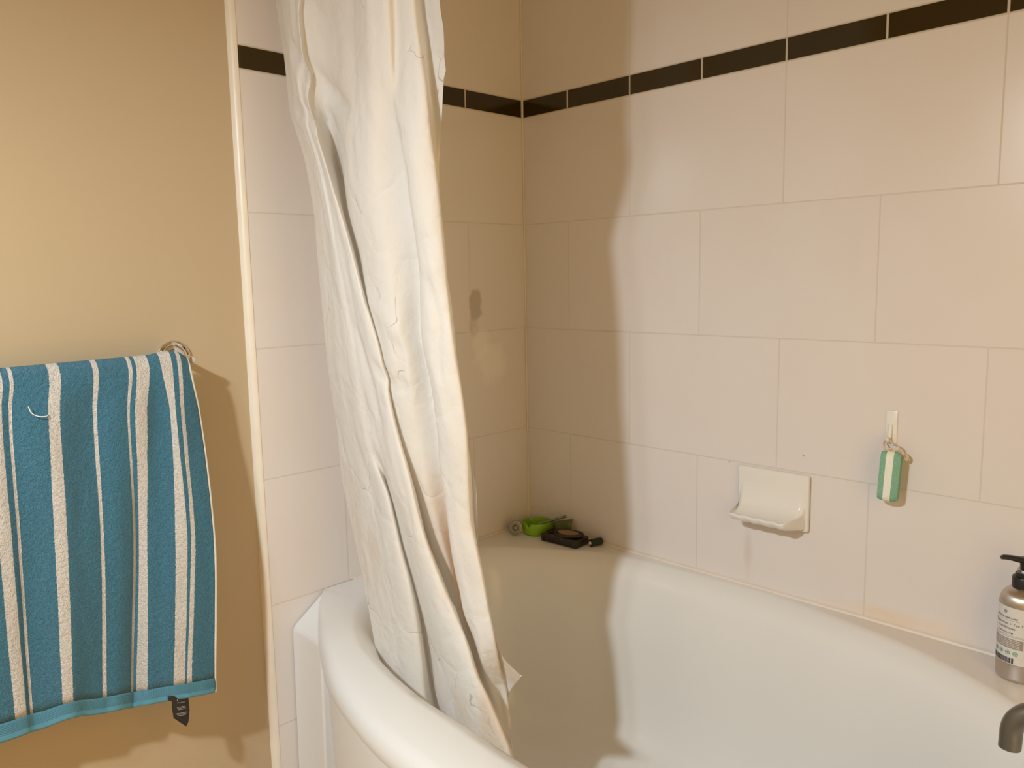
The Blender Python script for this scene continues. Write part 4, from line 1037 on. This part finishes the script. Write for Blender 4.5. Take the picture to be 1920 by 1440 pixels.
for i in range(5):
    zz = .0690 - i * .0027
    aa = LA - 1.25
    random.seed(20 + i)
    while aa < LA + .35:
        w = random.uniform(.03, .09)
        band(aa, aa + w, zz - .0005, zz + .0005, n=2); aa += w + .022
bm_obj('label_small_print', bm, M_LABEL, lab, False)

# ------------------------------------------------------------------ small things on the corner deck
DZ = ZR + .0006
dk = empty('drain_plug', (.0455, -.0935, DZ), 'grey metal disc plug with centre knob standing beside the lime ashtray', 'plug')
Q = (Vector((.72, -.64, .20)).normalized()).to_track_quat('Z', 'Y').to_matrix().to_4x4()
MP = Matrix.Translation((0, 0, .0178)) @ Q
bm = bmesh.new(); lathe(bm, [(0, -.003), (.0165, -.003), (.0176, -.0015), (.0178, .0005), (.0168, .002), (.0125, .0024), (.0120, .0012), (.0085, .0012), (0, .0012)], 48, MP)
bm_obj('disc', bm, M_STEEL, dk)
bm = bmesh.new(); lathe(bm, [(.0070, .001), (.0072, .006), (.0066, .0085), (.0045, .0102), (0, .0106)], 28, MP)
bm_obj('knob', bm, M_STEEL, dk)

ash = empty('ashtray', (.0690, -.0430, DZ), 'lime green round plastic ashtray with notched rim in the bath corner', 'ashtray')
bm = bmesh.new()
seg = 72
R0 = .0355
profA = [(0, .0), (.030, 0), (.0330, .0015), (.0350, .010), (.0358, .0275), (.0352, .0292), (.0340, .0292), (.0332, .0270), (.0318, .006), (.029, .0038), (0, .0036)]
lathe(bm, profA, seg)
for v in bm.verts:                        # three cigarette rests cut into the rim
    a = math.atan2(v.co.y, v.co.x)
    rr = math.hypot(v.co.x, v.co.y)
    if rr > .0325 and v.co.z > .025:
        for a0 in (-1.42, .67, 2.76):
            d = abs((a - a0 + PI) % (2 * PI) - PI)
            if d < .17: v.co.z -= .0105 * (1 - d / .17)
bm_obj('bowl', bm, M_LIME, ash, True, 35)
bm = bmesh.new(); bmesh.ops.create_icosphere(bm, subdivisions=2, radius=.0055)
for v in bm.verts: v.co = Vector((v.co.x * 1.3 - .006, v.co.y * .9 - .015, v.co.z * .8 + .0085)) + Vector((noise.noise(v.co * 300) * .0015, 0, 0))
tag(bm_obj('ash_lump', bm, plain('dark_ash', (.06, .06, .06), .9), None), 'dark grey lump of ash inside the lime ashtray', 'ash').location = (.0690, -.0430, DZ)

sa = empty('sachet', (.128, -.020, DZ), 'sage green plastic sachet propped behind the dark carved box', 'sachet')
vv, ff = [], []
nx, nz = 14, 10
for side in (0, 1):
    for i in range(nx + 1):
        for j in range(nz + 1):
            s, t = i / nx, j / nz
            puff = .0042 * (math.sin(PI * s) * math.sin(PI * min(1, t * 1.02 if t < .98 else 1))) ** .6 if 0 < s < 1 and 0 < t < 1 else 0
            hgt = .026 + .018 * s
            ylean = .007 * t
            vv.append(((s - .5) * .060, ylean + (puff if side else -puff) + .0012 * math.sin(9 * s + 5 * t), t * hgt + .0004))
m_ = (nx + 1) * (nz + 1)
for side in (0, 1):
    for i in range(nx):
        for j in range(nz):
            a = side * m_ + i * (nz + 1) + j
            q = (a, a + nz + 1, a + nz + 2, a + 1)
            ff.append(q if side == 0 else q[::-1])
mesh_obj('pouch', vv, ff, M_SACHET, sa, True, None)

tb = empty('metal_tube', (.121, -.045, .545), 'thin steel tube lying across the lime ashtray rim', 'tube')
p0, p1 = Vector((.0930, -.0640, .5360)) - tb.location, Vector((.1445, -.0205, .5560)) - tb.location
bm = bmesh.new()
tube(bm, [p0, p0.lerp(p1, .12), p0.lerp(p1, .30), p0.lerp(p1, .31), p0.lerp(p1, .6), p1], [.0012, .0021, .0025, .0031, .0032, .0033], 16)
bm_obj('shaft', bm, M_STEEL, tb)
bm = bmesh.new(); dd = (p1 - p0).normalized()
lathe(bm, [(.0033, 0), (.0029, .0012), (0, .0014)], 16, Matrix.Translation(p1) @ dd.to_track_quat('Z', 'Y').to_matrix().to_4x4())
bm_obj('end_cap', bm, M_STEEL, tb)

u = Vector((.1044, .0087, 0)).normalized(); w = Vector((-u.y, u.x, 0))
bx0 = Vector((.119, -.0825, DZ))
bxo = empty('carved_box', bx0 + u * .052 + w * .0255, 'dark brown carved wooden soap tray on the corner deck by the wall', 'tray', rotz=math.atan2(u.y, u.x))
bm = bmesh.new()
add_box(bm, (0, 0, .0095), (.104, .051, .019), bevel=.003, seg=2)
for i in range(7):
    add_box(bm, (-.045 + i * .015, -.0255, .0095), (.006, .003, .013), bevel=.0012)
bm_obj('body', bm, M_DKBROWN, bxo, True, 50)
bm = bmesh.new()
for i in range(16):                       # raised rim arch at the right end
    pass
rim = [(.012 + .036 * math.cos(a), .021 * math.sin(a), .0215 + .004 * math.cos(a)) for a in [2 * PI * i / 28 for i in range(29)]]
tube(bm, rim, .0042, 10, cap=False)
bm_obj('raised_rim', bm, M_DKBROWN, bxo, True, 60)
bm = bmesh.new()
for i in range(3):
    add_box(bm, (-.044 + i * .009, .004 * (-1) ** i, .0205), (.0045, .030, .005), bevel=.0016)
bm_obj('peg', bm, M_DKBROWN, bxo, True, 50)
so = empty('soap_bar', bxo.location + u * .012 + Vector((0, 0, .0192)), 'worn light brown soap lying in the dark carved tray', 'soap', rotz=math.atan2(u.y, u.x))
bm = bmesh.new(); bmesh.ops.create_uvsphere(bm, u_segments=32, v_segments=16, radius=1)
for v in bm.verts:
    z = max(-1, min(1, v.co.z))
    v.co = Vector((v.co.x * .0300, v.co.y * .0155, (z * .55 + .55) * .0085 + .0004))
bm_obj('bar', bm, M_BROWNSOAP, so)

gl = empty('green_tube', (.2385, -.0225, DZ), 'short dark green tube with white end beside the carved tray', 'tube')
ax = Vector((.25, .97, 0)).normalized()
Mg = Matrix.Translation(Vector((0, 0, .0088)) - ax * .016) @ ax.to_track_quat('Z', 'Y').to_matrix().to_4x4()
bm = bmesh.new(); lathe(bm, [(0, .0), (.0078, 0), (.0086, .001), (.0086, .030), (.0076, .0315), (0, .0315)], 32, Mg)
bm_obj('barrel', bm, M_DKGREEN, gl, True, 35)
bm = bmesh.new(); lathe(bm, [(0, -.0026), (.0030, -.0024), (.0040, -.001), (.0040, .0002)], 20, Mg)
bm_obj('end_button', bm, M_CLEARW, gl, True, 35)['label'] = 'white round end'
